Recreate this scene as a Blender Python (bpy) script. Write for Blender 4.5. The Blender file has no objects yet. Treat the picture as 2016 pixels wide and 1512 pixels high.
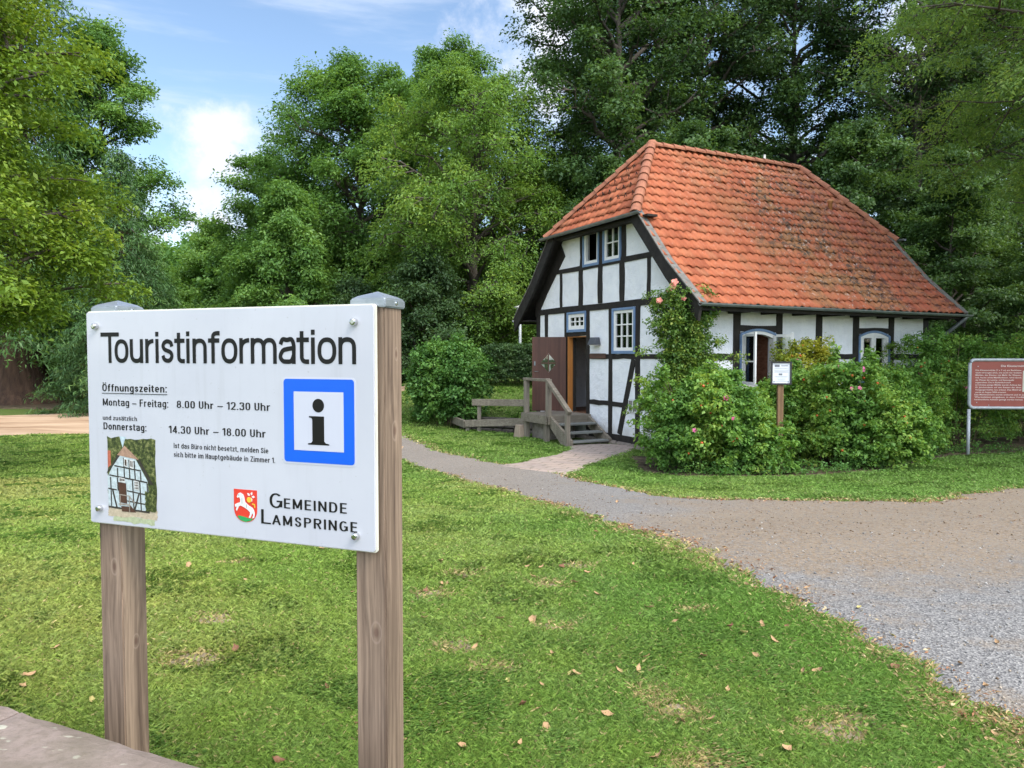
import bpy, bmesh, math, random
import numpy as np
from mathutils import Vector, Matrix
from mathutils.geometry import tessellate_polygon

R = math.radians
S = bpy.context.scene
COL = S.collection

# ------------------------------------------------------------------ camera
cam_d = bpy.data.cameras.new('camera')
cam_d.sensor_width = 36.0
cam_d.lens = 1460.0 / 2016.0 * 36.0
cam_d.clip_start = 0.05
cam_d.clip_end = 3000.0
cam = bpy.data.objects.new('camera', cam_d)
COL.objects.link(cam)
cam.location = (0, 0, 1.5)
cam.rotation_euler = (R(90) - math.atan(59 / 1460.0), 0, 0)
S.camera = cam

# ------------------------------------------------------------------ light and sky
SUN_EL, SUN_AZ = R(50), R(130)          # azimuth clockwise from +Y: behind the viewer, to the right
sun_d = bpy.data.lights.new('sun', 'SUN')
sun_d.energy = 2.3
sun_d.angle = R(22)
sun_d.color = (1.0, 0.93, 0.82)
sun = bpy.data.objects.new('sun', sun_d)
COL.objects.link(sun)
sv = Vector((math.sin(SUN_AZ) * math.cos(SUN_EL), math.cos(SUN_AZ) * math.cos(SUN_EL), math.sin(SUN_EL)))
sun.rotation_euler = sv.to_track_quat('Z', 'Y').to_euler()

S.view_settings.view_transform = 'Standard'
S.view_settings.look = 'None'
S.view_settings.exposure = 0.76
S.view_settings.gamma = 1.0
S.view_settings.use_curve_mapping = False
S.cycles.max_bounces = 7
S.cycles.diffuse_bounces = 3
S.cycles.glossy_bounces = 3
S.cycles.transmission_bounces = 4
S.cycles.transparent_max_bounces = 6
S.cycles.use_denoising = True
S.cycles.sample_clamp_indirect = 4.0

W = bpy.data.worlds.new('World')
S.world = W
W.use_nodes = True


def build_world():
    nt = W.node_tree
    N, L = nt.nodes, nt.links
    N.clear()
    out = N.new('ShaderNodeOutputWorld')
    bg = N.new('ShaderNodeBackground')
    bg.inputs['Strength'].default_value = 0.118
    sky = N.new('ShaderNodeTexSky')
    sky.sky_type = 'NISHITA'
    sky.sun_disc = False
    sky.sun_elevation = SUN_EL
    sky.sun_rotation = SUN_AZ
    sky.air_density = 1.0
    sky.dust_density = 0.6
    sky.ozone_density = 1.5
    tc = N.new('ShaderNodeTexCoord')
    dirv = tc.outputs['Generated']

    def math_n(op, a, b=None, clamp=False):
        n = N.new('ShaderNodeMath'); n.operation = op; n.use_clamp = clamp
        for i, q in enumerate((a, b)):
            if q is None: continue
            if isinstance(q, (int, float)): n.inputs[i].default_value = q
            else: L.new(q, n.inputs[i])
        return n.outputs[0]

    def noise(scale, detail, mapping=None, rough=0.55):
        n = N.new('ShaderNodeTexNoise')
        n.inputs['Scale'].default_value = scale
        n.inputs['Detail'].default_value = detail
        n.inputs['Roughness'].default_value = rough
        if mapping is not None:
            L.new(mapping, n.inputs['Vector'])
        else:
            L.new(dirv, n.inputs['Vector'])
        return n.outputs['Fac']

    def smooth(v, a, b):
        n = N.new('ShaderNodeMapRange'); n.interpolation_type = 'SMOOTHSTEP'
        L.new(v, n.inputs['Value'])
        n.inputs['From Min'].default_value = a; n.inputs['From Max'].default_value = b
        return n.outputs['Result']

    # cumulus: soft blobs about fixed directions of the sky, broken up by noise
    nz = noise(15.0, 8.0, rough=0.62)
    total = None
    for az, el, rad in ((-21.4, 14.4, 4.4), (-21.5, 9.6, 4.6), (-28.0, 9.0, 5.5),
                        (3.0, 24.5, 8.5), (9.0, 30.0, 9.0), (3.0, 19.0, 4.0), (40, 26, 26), (70, 40, 35), (-75, 35, 30), (180, 55, 62), (25, 55, 18), (-110, 30, 40), (150, 30, 45), (-150, 30, 40)):  # the wide blobs behind the viewer are out of view, added for fill
        d = Vector((math.sin(R(az)) * math.cos(R(el)), math.cos(R(az)) * math.cos(R(el)), math.sin(R(el))))
        vd = N.new('ShaderNodeVectorMath'); vd.operation = 'DISTANCE'
        L.new(dirv, vd.inputs[0]); vd.inputs[1].default_value = d
        b = math_n('SUBTRACT', 1.0, math_n('DIVIDE', vd.outputs['Value'], 2 * math.sin(R(rad) / 2)))
        total = b if total is None else math_n('MAXIMUM', total, b)
    cum = smooth(math_n('ADD', total, math_n('MULTIPLY', math_n('SUBTRACT', nz, 0.5), 2.2)), 0.12, 1.05)
    # cirrus streaks
    mp = N.new('ShaderNodeMapping')
    mp.inputs['Rotation'].default_value = (0, R(-23), R(8))
    mp.inputs['Scale'].default_value = (2.2, 1.5, 15.0)
    L.new(dirv, mp.inputs['Vector'])
    cir = math_n('MULTIPLY', smooth(noise(1.6, 6.0, mp.outputs['Vector'], 0.6), 0.42, 0.78), 0.55)
    fac = math_n('MAXIMUM', cum, cir, clamp=True)
    mix = N.new('ShaderNodeMix'); mix.data_type = 'RGBA'
    L.new(fac, mix.inputs['Factor'])
    tint = N.new('ShaderNodeMix'); tint.data_type = 'RGBA'; tint.blend_type = 'MULTIPLY'
    tint.inputs['Factor'].default_value = 1.0
    L.new(sky.outputs['Color'], tint.inputs['A'])
    tint.inputs['B'].default_value = (1.30, 1.30, 1.26, 1)
    L.new(tint.outputs['Result'], mix.inputs['A'])
    shade = N.new('ShaderNodeMix'); shade.data_type = 'RGBA'
    L.new(smooth(nz, 0.35, 0.62), shade.inputs['Factor'])
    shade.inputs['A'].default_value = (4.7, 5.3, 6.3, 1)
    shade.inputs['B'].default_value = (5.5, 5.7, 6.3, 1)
    # unseen clouds behind the viewer, added and brightened to give soft fill light
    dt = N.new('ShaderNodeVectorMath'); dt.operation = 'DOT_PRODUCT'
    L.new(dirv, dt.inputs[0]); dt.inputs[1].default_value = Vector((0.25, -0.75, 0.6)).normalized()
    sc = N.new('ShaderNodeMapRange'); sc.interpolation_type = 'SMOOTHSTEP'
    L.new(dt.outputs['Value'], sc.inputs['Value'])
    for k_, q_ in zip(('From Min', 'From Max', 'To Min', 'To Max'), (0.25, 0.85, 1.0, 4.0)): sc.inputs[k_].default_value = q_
    cloud_fill = N.new('ShaderNodeVectorMath'); cloud_fill.operation = 'SCALE'
    L.new(shade.outputs['Result'], cloud_fill.inputs[0]); L.new(sc.outputs['Result'], cloud_fill.inputs['Scale'])
    L.new(cloud_fill.outputs[0], mix.inputs['B'])
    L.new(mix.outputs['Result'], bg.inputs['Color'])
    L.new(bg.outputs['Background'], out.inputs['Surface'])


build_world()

# ------------------------------------------------------------------ helpers


def tag(o, label=None, cat=None, group=None, kind=None):
    if label: o['label'] = label
    if cat: o['category'] = cat
    if group: o['group'] = group
    if kind: o['kind'] = kind
    return o


def empty(name, loc, rz=0.0, label=None, cat=None, group=None):
    o = bpy.data.objects.new(name, None)
    o.empty_display_size = 0.2
    COL.objects.link(o)
    o.location = loc
    o.rotation_euler = (0, 0, rz)
    return tag(o, label, cat, group)


def link(name, me, mat=None, parent=None):
    o = bpy.data.objects.new(name, me)
    COL.objects.link(o)
    if mat is not None and len(me.materials) == 0:
        me.materials.append(mat)
    if parent is not None: o.parent = parent
    return o


class MB:
    """collects shapes, links them as ONE mesh object"""

    def __init__(self): self.v, self.f = [], []

    def add(self, vs, fs):
        n = len(self.v)
        self.v += [tuple(p) for p in vs]
        self.f += [tuple(n + i for i in f) for f in fs]
        return self

    def hexa(self, p):
        return self.add(p, [(0, 3, 2, 1), (4, 5, 6, 7), (0, 1, 5, 4), (1, 2, 6, 5), (2, 3, 7, 6), (3, 0, 4, 7)])

    def box(self, x0, x1, y0, y1, z0, z1, f=None):
        p = [(x0, y0, z0), (x1, y0, z0), (x1, y1, z0), (x0, y1, z0), (x0, y0, z1), (x1, y0, z1), (x1, y1, z1), (x0, y1, z1)]
        if f: p = [f(*q) for q in p]
        return self.hexa(p)

    def bar(self, a, b, w, h, up=(0, 0, 1)):
        """rectangular bar from a to b; w sideways, h along up"""
        a, b = Vector(a), Vector(b)
        d = (b - a).normalized(); u = Vector(up)
        s = d.cross(u).normalized(); u = s.cross(d).normalized()
        p = []
        for c in (a, b):
            for q, r in ((-1, -1), (1, -1), (1, 1), (-1, 1)):
                p.append(c + s * (q * w / 2) + u * (r * h / 2))
        return self.add(p, [(0, 1, 2, 3), (7, 6, 5, 4), (0, 4, 5, 1), (1, 5, 6, 2), (2, 6, 7, 3), (3, 7, 4, 0)])

    def tube(self, pts, rad, n=8, caps=True):
        pts = [Vector(p) for p in pts]
        if isinstance(rad, (int, float)): rad = [rad] * len(pts)
        rings = []
        for i, p in enumerate(pts):
            d = (pts[min(i + 1, len(pts) - 1)] - pts[max(i - 1, 0)]).normalized()
            ref = Vector((0, 0, 1)) if abs(d.z) < 0.9 else Vector((1, 0, 0))
            s = d.cross(ref).normalized(); u = s.cross(d)
            rings.append([p + (s * math.cos(2 * math.pi * k / n) + u * math.sin(2 * math.pi * k / n)) * rad[i] for k in range(n)])
        vs = [q for r in rings for q in r]; fs = []
        for i in range(len(pts) - 1):
            for k in range(n):
                fs.append((i * n + k, i * n + (k + 1) % n, (i + 1) * n + (k + 1) % n, (i + 1) * n + k))
        if caps:
            fs.append(tuple(range(n - 1, -1, -1))); fs.append(tuple((len(pts) - 1) * n + k for k in range(n)))
        return self.add(vs, fs)

    def lathe(self, prof, c=(0, 0, 0), n=16, f=None):
        vs, fs = [], []
        for r, z in prof:
            for k in range(n):
                a = 2 * math.pi * k / n
                q = (r * math.cos(a), r * math.sin(a), z)
                if f: q = f(*q)
                vs.append((q[0] + c[0], q[1] + c[1], q[2] + c[2]))
        for i in range(len(prof) - 1):
            for k in range(n):
                fs.append((i * n + k, i * n + (k + 1) % n, (i + 1) * n + (k + 1) % n, (i + 1) * n + k))
        fs.append(tuple(range(n - 1, -1, -1))); fs.append(tuple((len(prof) - 1) * n + k for k in range(n)))
        return self.add(vs, fs)

    def prism(self, loops, d0, d1, f):
        """polygon (with holes) in (a, b) between depth d0 and d1; f(a, b, d) -> point"""
        flat = [p for l in loops for p in l]
        tris = tessellate_polygon([[Vector((p[0], p[1], 0)) for p in l] for l in loops])
        n = len(flat)
        vs = [f(p[0], p[1], d0) for p in flat] + [f(p[0], p[1], d1) for p in flat]
        fs = [tuple(t) for t in tris] + [tuple(n + i for i in reversed(t)) for t in tris]
        k = 0
        for l in loops:
            m = len(l)
            for i in range(m):
                a, b = k + i, k + (i + 1) % m
                fs.append((a, b, n + b, n + a))
            k += m
        return self.add(vs, fs)

    def build(self, name, mat, parent=None, bevel=0.0, smooth=False, weld=False, seg=1):
        me = bpy.data.meshes.new(name)
        me.from_pydata(self.v, [], self.f)
        bm = bmesh.new(); bm.from_mesh(me)
        if weld: bmesh.ops.remove_doubles(bm, verts=bm.verts, dist=1e-5)
        bmesh.ops.recalc_face_normals(bm, faces=bm.faces)
        if bevel > 0:
            es = [e for e in bm.edges if len(e.link_faces) == 2 and e.calc_face_angle(0) > 0.6]
            bmesh.ops.bevel(bm, geom=es, offset=bevel, segments=seg, affect='EDGES', clamp_overlap=True)
        bm.to_mesh(me); bm.free()
        if smooth:
            for p in me.polygons: p.use_smooth = True
        return link(name, me, mat, parent)


def np_mesh(name, v, f, face_attr=None, face_color=None, smooth=False):
    """v (N,3) float, f (M,k) int"""
    me = bpy.data.meshes.new(name)
    v = np.ascontiguousarray(v, dtype=np.float32); f = np.ascontiguousarray(f, dtype=np.int32)
    me.vertices.add(len(v)); me.vertices.foreach_set('co', v.ravel())
    m, k = f.shape
    me.loops.add(m * k); me.loops.foreach_set('vertex_index', f.ravel())
    me.polygons.add(m)
    me.polygons.foreach_set('loop_start', np.arange(0, m * k, k, dtype=np.int32))
    me.polygons.foreach_set('loop_total', np.full(m, k, dtype=np.int32))
    if smooth: me.polygons.foreach_set('use_smooth', np.ones(m, dtype=bool))
    me.update(calc_edges=True)
    if face_attr is not None:
        a = me.attributes.new('tint', 'FLOAT', 'FACE'); a.data.foreach_set('value', np.asarray(face_attr, dtype=np.float32))
    if face_color is not None:
        a = me.attributes.new('col', 'FLOAT_COLOR', 'FACE')
        c = np.ones((m, 4), dtype=np.float32); c[:, :3] = face_color
        a.data.foreach_set('color', c.ravel())
    return me


# ------------------------------------------------------------------ materials
def nodes_of(name):
    m = bpy.data.materials.new(name); m.use_nodes = True
    nt = m.node_tree
    b = nt.nodes['Principled BSDF']
    return m, nt, nt.nodes, nt.links, b


def mapped(N, L, coord='Object', scale=(1, 1, 1), rot=(0, 0, 0)):
    tc = N.new('ShaderNodeTexCoord'); mp = N.new('ShaderNodeMapping')
    mp.inputs['Scale'].default_value = scale; mp.inputs['Rotation'].default_value = rot
    L.new(tc.outputs[coord], mp.inputs['Vector'])
    return mp.outputs['Vector']


def noise_n(N, L, vec, scale, detail=5.0, rough=0.6):
    n = N.new('ShaderNodeTexNoise'); n.inputs['Scale'].default_value = scale
    n.inputs['Detail'].default_value = detail; n.inputs['Roughness'].default_value = rough
    L.new(vec, n.inputs['Vector'])
    return n.outputs['Fac']


def ramp(N, L, fac, stops):
    r = N.new('ShaderNodeValToRGB')
    while len(r.color_ramp.elements) < len(stops): r.color_ramp.elements.new(0.5)
    for e, (p, c) in zip(r.color_ramp.elements, stops):
        e.position = p; e.color = (c[0], c[1], c[2], 1)
    L.new(fac, r.inputs['Fac'])
    return r.outputs['Color']


def mixc(N, L, fac, a, b, mode='MIX'):
    m = N.new('ShaderNodeMix'); m.data_type = 'RGBA'; m.blend_type = mode
    for s, q in (('Factor', fac), ('A', a), ('B', b)):
        if isinstance(q, (int, float)): m.inputs[s].default_value = q
        elif isinstance(q, tuple): m.inputs[s].default_value = (q[0], q[1], q[2], 1)
        else: L.new(q, m.inputs[s])
    return m.outputs['Result']


def maprange(N, L, v, a, b, c=0.0, d=1.0, smooth=True):
    n = N.new('ShaderNodeMapRange')
    if smooth: n.interpolation_type = 'SMOOTHSTEP'
    L.new(v, n.inputs['Value'])
    for i, q in zip(('From Min', 'From Max', 'To Min', 'To Max'), (a, b, c, d)): n.inputs[i].default_value = q
    return n.outputs['Result']


def bump(N, L, b, h, strength, dist=0.01):
    n = N.new('ShaderNodeBump'); n.inputs['Strength'].default_value = strength; n.inputs['Distance'].default_value = dist
    L.new(h, n.inputs['Height']); L.new(n.outputs['Normal'], b.inputs['Normal'])


def simple(name, c1, c2=None, rough=0.6, scale=6.0, stretch=(1, 1, 1), bump_s=0.0, bump_scale=None, metal=0.0, coat=0.0, dist=0.01, lo=0.3, hi=0.7, spec=0.5):
    m, nt, N, L, b = nodes_of(name)
    b.inputs['Roughness'].default_value = rough
    b.inputs['Metallic'].default_value = metal
    b.inputs['Specular IOR Level'].default_value = spec
    if coat: b.inputs['Coat Weight'].default_value = coat; b.inputs['Coat Roughness'].default_value = 0.03
    vec = mapped(N, L, 'Object', stretch)
    f = noise_n(N, L, vec, scale)
    L.new(ramp(N, L, f, [(lo, c1), (hi, c2 or c1)]), b.inputs['Base Color'])
    if bump_s:
        bump(N, L, b, noise_n(N, L, vec, bump_scale or scale * 4, 6.0), bump_s, dist)
    return m


def wood_grain(name, dark, light, axis='z', freq=70.0, rough=0.75, knots=True, bump_s=0.4):
    """sawn timber: streaks along one axis"""
    m, nt, N, L, b = nodes_of(name)
    b.inputs['Roughness'].default_value = rough
    st = {'z': (1, 1, 0.02), 'x': (0.02, 1, 1), 'y': (1, 0.02, 1)}[axis]
    vec = mapped(N, L, 'Object', st)
    warp = N.new('ShaderNodeTexNoise'); warp.inputs['Scale'].default_value = 9.0
    L.new(mapped(N, L, 'Object', tuple(max(q, 0.18) for q in st)), warp.inputs['Vector'])
    add = N.new('ShaderNodeVectorMath'); add.operation = 'MULTIPLY_ADD'
    L.new(warp.outputs['Color'], add.inputs[0]); add.inputs[1].default_value = (0.05, 0.05, 0.0) if axis == 'z' else (0.04, 0.04, 0.04)
    L.new(vec, add.inputs[2])
    fine = noise_n(N, L, add.outputs[0], freq, 4.0, 0.65)
    wide = noise_n(N, L, add.outputs[0], freq * 0.22, 3.0, 0.5)
    s = N.new('ShaderNodeMath'); s.operation = 'MULTIPLY_ADD'; s.inputs[1].default_value = 0.5
    L.new(wide, s.inputs[0]); L.new(fine, s.inputs[2])
    s2 = N.new('ShaderNodeMath'); s2.operation = 'MULTIPLY'; s2.inputs[1].default_value = 0.667
    L.new(s.outputs[0], s2.inputs[0])
    mid = tuple((a + c) / 2 for a, c in zip(dark, light))
    col = ramp(N, L, s2.outputs[0], [(0.33, dark), (0.47, mid), (0.6, light)])
    blot = noise_n(N, L, mapped(N, L, 'Object', (1, 1, 0.4)), 4.0, 4.0)
    col = mixc(N, L, maprange(N, L, blot, 0.4, 0.75, 0, 0.55), col, tuple(q * 0.72 for q in mid))
    L.new(col, b.inputs['Base Color'])
    bump(N, L, b, s2.outputs[0], bump_s, 0.003)
    return m


def leaf_mat(name, cols, trans=0.35, rough=0.5, spec=0.35):
    """cols: list of base colours, chosen leaf by leaf"""
    m, nt, N, L, b = nodes_of(name)
    at = N.new('ShaderNodeAttribute'); at.attribute_name = 'tint'
    n = len(cols)
    col = ramp(N, L, at.outputs['Fac'], [(i / (n - 1), c) for i, c in enumerate(cols)])
    b.inputs['Roughness'].default_value = rough
    b.inputs['Specular IOR Level'].default_value = spec
    L.new(col, b.inputs['Base Color'])
    tr = N.new('ShaderNodeBsdfTranslucent')
    L.new(mixc(N, L, 1.0, col, (1.25, 1.15, 0.6), 'MULTIPLY'), tr.inputs['Color'])
    mx = N.new('ShaderNodeMixShader'); mx.inputs[0].default_value = trans
    L.new(b.outputs[0], mx.inputs[1]); L.new(tr.outputs[0], mx.inputs[2])
    L.new(mx.outputs[0], N['Material Output'].inputs['Surface'])
    return m


def col_attr_mat(name, trans=0.3):
    m, nt, N, L, b = nodes_of(name)
    at = N.new('ShaderNodeAttribute'); at.attribute_name = 'col'
    b.inputs['Roughness'].default_value = 0.6
    b.inputs['Specular IOR Level'].default_value = 0.3
    L.new(at.outputs['Color'], b.inputs['Base Color'])
    if trans:
        tr = N.new('ShaderNodeBsdfTranslucent'); L.new(at.outputs['Color'], tr.inputs['Color'])
        mx = N.new('ShaderNodeMixShader'); mx.inputs[0].default_value = trans
        L.new(b.outputs[0], mx.inputs[1]); L.new(tr.outputs[0], mx.inputs[2])
        L.new(mx.outputs[0], N['Material Output'].inputs['Surface'])
    return m


# ------------------------------------------------------------------ terrain
def ss(a, b, x):
    t = np.clip((x - a) / (b - a), 0, 1)
    return t * t * (3 - 2 * t)


def seg_dist(x, y, a, b):
    ax, ay = a; bx, by = b
    t = np.clip(((x - ax) * (bx - ax) + (y - ay) * (by - ay)) / ((bx - ax) ** 2 + (by - ay) ** 2), 0, 1)
    return np.hypot(x - ax - t * (bx - ax), y - ay - t * (by - ay))


def gz(x, y):
    x = np.asarray(x, dtype=float); y = np.asarray(y, dtype=float)
    z = -0.76 * ss(3, 15, y) + 1.25 * ss(22.5, 27.5, y) * (1 - ss(0.8, 2.8, x)) * ss(-9, -3, x) + 3 * ss(35, 90, y)
    z = z + 0.16 * np.maximum(0, y - 90)
    z = z + 0.012 * (np.sin(1.7 * x + 0.6 * y) + np.sin(2.3 * y - 0.9 * x + 1.0)) * ss(1, 5, y)
    z = z - 1.0 * (1 - ss(0.25, 0.75, seg_dist(x, y, (-1.2, 22.9), (0.9, 21.45))))
    return z


def gzf(x, y): return float(gz(x, y))


PATH = [(-2.37, 15.8), (-1.56, 14.38), (-0.99, 13.26), (-0.06, 11.11), (0.57, 9.01), (1.01, 7.64), (1.34, 6.62), (1.59, 5.86), (1.69, 5.4), (1.76, 4.96),
        (1.8, 4.54), (1.84, 4.18), (1.86, 3.84), (1.9, 3.54), (1.93, 3.24), (1.95, 3.0), (1.97, 2.8), (2.0, 1.0), (2.0, -3.0), (12.0, -3.0), (16.0, 10.0), (13.0, 12.2),
        (10.0, 11.9), (7.87, 11.32), (6.51, 10.59), (5.64, 9.75), (5.11, 9.6), (4.58, 9.59), (3.97, 9.7), (3.36, 9.85), (2.68, 10.0), (2.13, 10.6), (1.57, 11.86), (0.96, 13.64),
        (0.3, 14.7), (-0.5, 15.28), (-1.2, 16.2), (-1.9, 17.5), (-3.06, 20.45), (-4.6, 21.5), (-5.2, 19.0), (-3.9, 17.0)]
SAND = [(-25.5, 26.35), (-18.85, 27.23), (-17.61, 27.93), (-16.29, 28.3), (-14.18, 28.6), (-9.74, 27.6), (-6.4, 25.6), (-4.6, 23.6), (-3.06, 20.45), (-2.37, 15.8), (-3.71, 17.5),
        (-6.65, 19.02), (-9.95, 20.45), (-12.01, 20.95), (-13.15, 20.85), (-14.2, 20.3), (-18.42, 19.02), (-27, 18.0)]
PAD = [(-0.13, 14.88), (1.44, 17.12), (1.42, 18.3), (2.5, 18.3), (3.0, 17.68), (1.87, 15.8), (0.96, 13.72), (0.41, 14.16)]
DIRT = [(-11.5, 27.6), (-5.4, 26.3), (-3.7, 26.0), (-3.9, 27.2), (-6.0, 28.4), (-11.5, 29.4)]
BED = [(2.5, 14.2), (3.1, 13.35), (4.2, 13.2), (5.6, 13.55), (7.0, 14.1), (8.2, 15.2), (9.7, 16.35), (12, 17.2), (16, 17.9), (16, 20.5), (9, 19.6), (4.1, 15.9), (2.6, 16.3)]
PATCHES = [(-1.61, 3.62, .11), (-1.72, 4.22, .06), (-0.36, 5.14, .08), (-0.49, 4.66, .09), (0.25, 4.96, .09), (0.23, 4.06, .07), (0.68, 3.04, .08), (1.28, 2.9, .09), (0.7, 2.62, .09),
           (-0.29, 3.72, .07), (0.5, 5.48, .07), (-0.1, 3.45, .05), (1.1, 4.4, .05), (-2.1, 5.6, .08), (-3.4, 7.4, .1), (0.62, 3.18, .05), (1.36, 2.98, .05)]


def poly_sd(x, y, poly):
    """signed distance, positive inside"""
    x = np.asarray(x, dtype=float); y = np.asarray(y, dtype=float)
    d = np.full(x.shape, 1e9); inside = np.zeros(x.shape, dtype=bool)
    n = len(poly)
    for i in range(n):
        (ax, ay), (bx, by) = poly[i], poly[(i + 1) % n]
        d = np.minimum(d, seg_dist(x, y, (ax, ay), (bx, by)))
        if ay != by:
            c = ((ay > y) != (by > y)) & (x < (bx - ax) * (y - ay) / (by - ay) + ax)
            inside ^= c
    return np.where(inside, d, -d)


def wob(x, y, k=1.0):
    return k * (0.05 * np.sin(5.1 * x + 2.3 * y) + 0.04 * np.sin(9.7 * y - 6.1 * x + 1.3) + 0.03 * np.sin(17.3 * x + 14.9 * y) + 0.02 * np.sin(31 * x - 27 * y))


def grid_axes(segments):
    out = []
    for a, b, s in segments:
        out += list(np.arange(a, b - 1e-6, s))
    out.append(segments[-1][1])
    return np.array(out)


def sheet(name, xs, ys, zfun, mask=None):
    X, Y = np.meshgrid(xs, ys)
    Z = zfun(X, Y)
    ny, nx = X.shape
    idx = np.arange(nx * ny).reshape(ny, nx)
    f = np.stack([idx[:-1, :-1], idx[:-1, 1:], idx[1:, 1:], idx[1:, :-1]], -1).reshape(-1, 4)
    v = np.stack([X, Y, Z], -1).reshape(-1, 3)
    if mask is not None:
        mk = mask(X, Y).ravel()
        f = f[mk[f].any(1)]
        used = np.unique(f); remap = np.full(len(v), -1); remap[used] = np.arange(len(used))
        v = v[used]; f = remap[f]
    return np_mesh(name, v, f, smooth=True)


def overlay(name, polys, step, lift, mat, label, cat, wobble=1.0, circles=None):
    """a sheet that lies on the ground inside an outline and dips under it at the edge"""
    if circles is None:
        xs = np.arange(min(p[0] for q in polys for p in q) - .4, max(p[0] for q in polys for p in q) + .4, step)
        ys = np.arange(min(p[1] for q in polys for p in q) - .4, max(p[1] for q in polys for p in q) + .4, step)

        def sd(X, Y):
            s = poly_sd(X, Y, polys[0])
            for q in polys[1:]: s = np.maximum(s, poly_sd(X, Y, q))
            return s + wob(X, Y, wobble)
    else:
        xs = np.arange(min(c[0] - c[2] for c in circles) - .3, max(c[0] + c[2] for c in circles) + .3, step)
        ys = np.arange(min(c[1] - c[2] for c in circles) - .3, max(c[1] + c[2] for c in circles) + .3, step)

        def sd(X, Y):
            s = np.full(X.shape, -9.0)
            for c in circles: s = np.maximum(s, c[2] * .85 - np.hypot((X - c[0]), (Y - c[1]) * 1.3))
            return s + wob(X, Y, wobble)
    me = sheet(name, xs, ys, lambda X, Y: gz(X, Y) + lift + np.minimum(0, sd(X, Y)) * 0.35, lambda X, Y: sd(X, Y) > -2.2 * step)
    o = link(name, me, mat)
    return tag(o, label, cat, kind='structure')


def ground_mat():
    m, nt, N, L, b = nodes_of('turf')
    vec = mapped(N, L, 'Object')
    a = noise_n(N, L, vec, 0.35, 5.0)
    f = noise_n(N, L, vec, 22.0, 6.0, 0.7)
    c1 = ramp(N, L, f, [(0.3, (0.045, 0.065, 0.018)), (0.5, (0.09, 0.125, 0.03)), (0.72, (0.15, 0.18, 0.05))])
    c2 = ramp(N, L, f, [(0.3, (0.05, 0.085, 0.016)), (0.7, (0.12, 0.19, 0.035))])
    L.new(mixc(N, L, maprange(N, L, a, 0.35, 0.65), c1, c2), b.inputs['Base Color'])
    b.inputs['Roughness'].default_value = 0.9
    b.inputs['Specular IOR Level'].default_value = 0.15
    bump(N, L, b, f, 0.8, 0.03)
    return m


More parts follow.
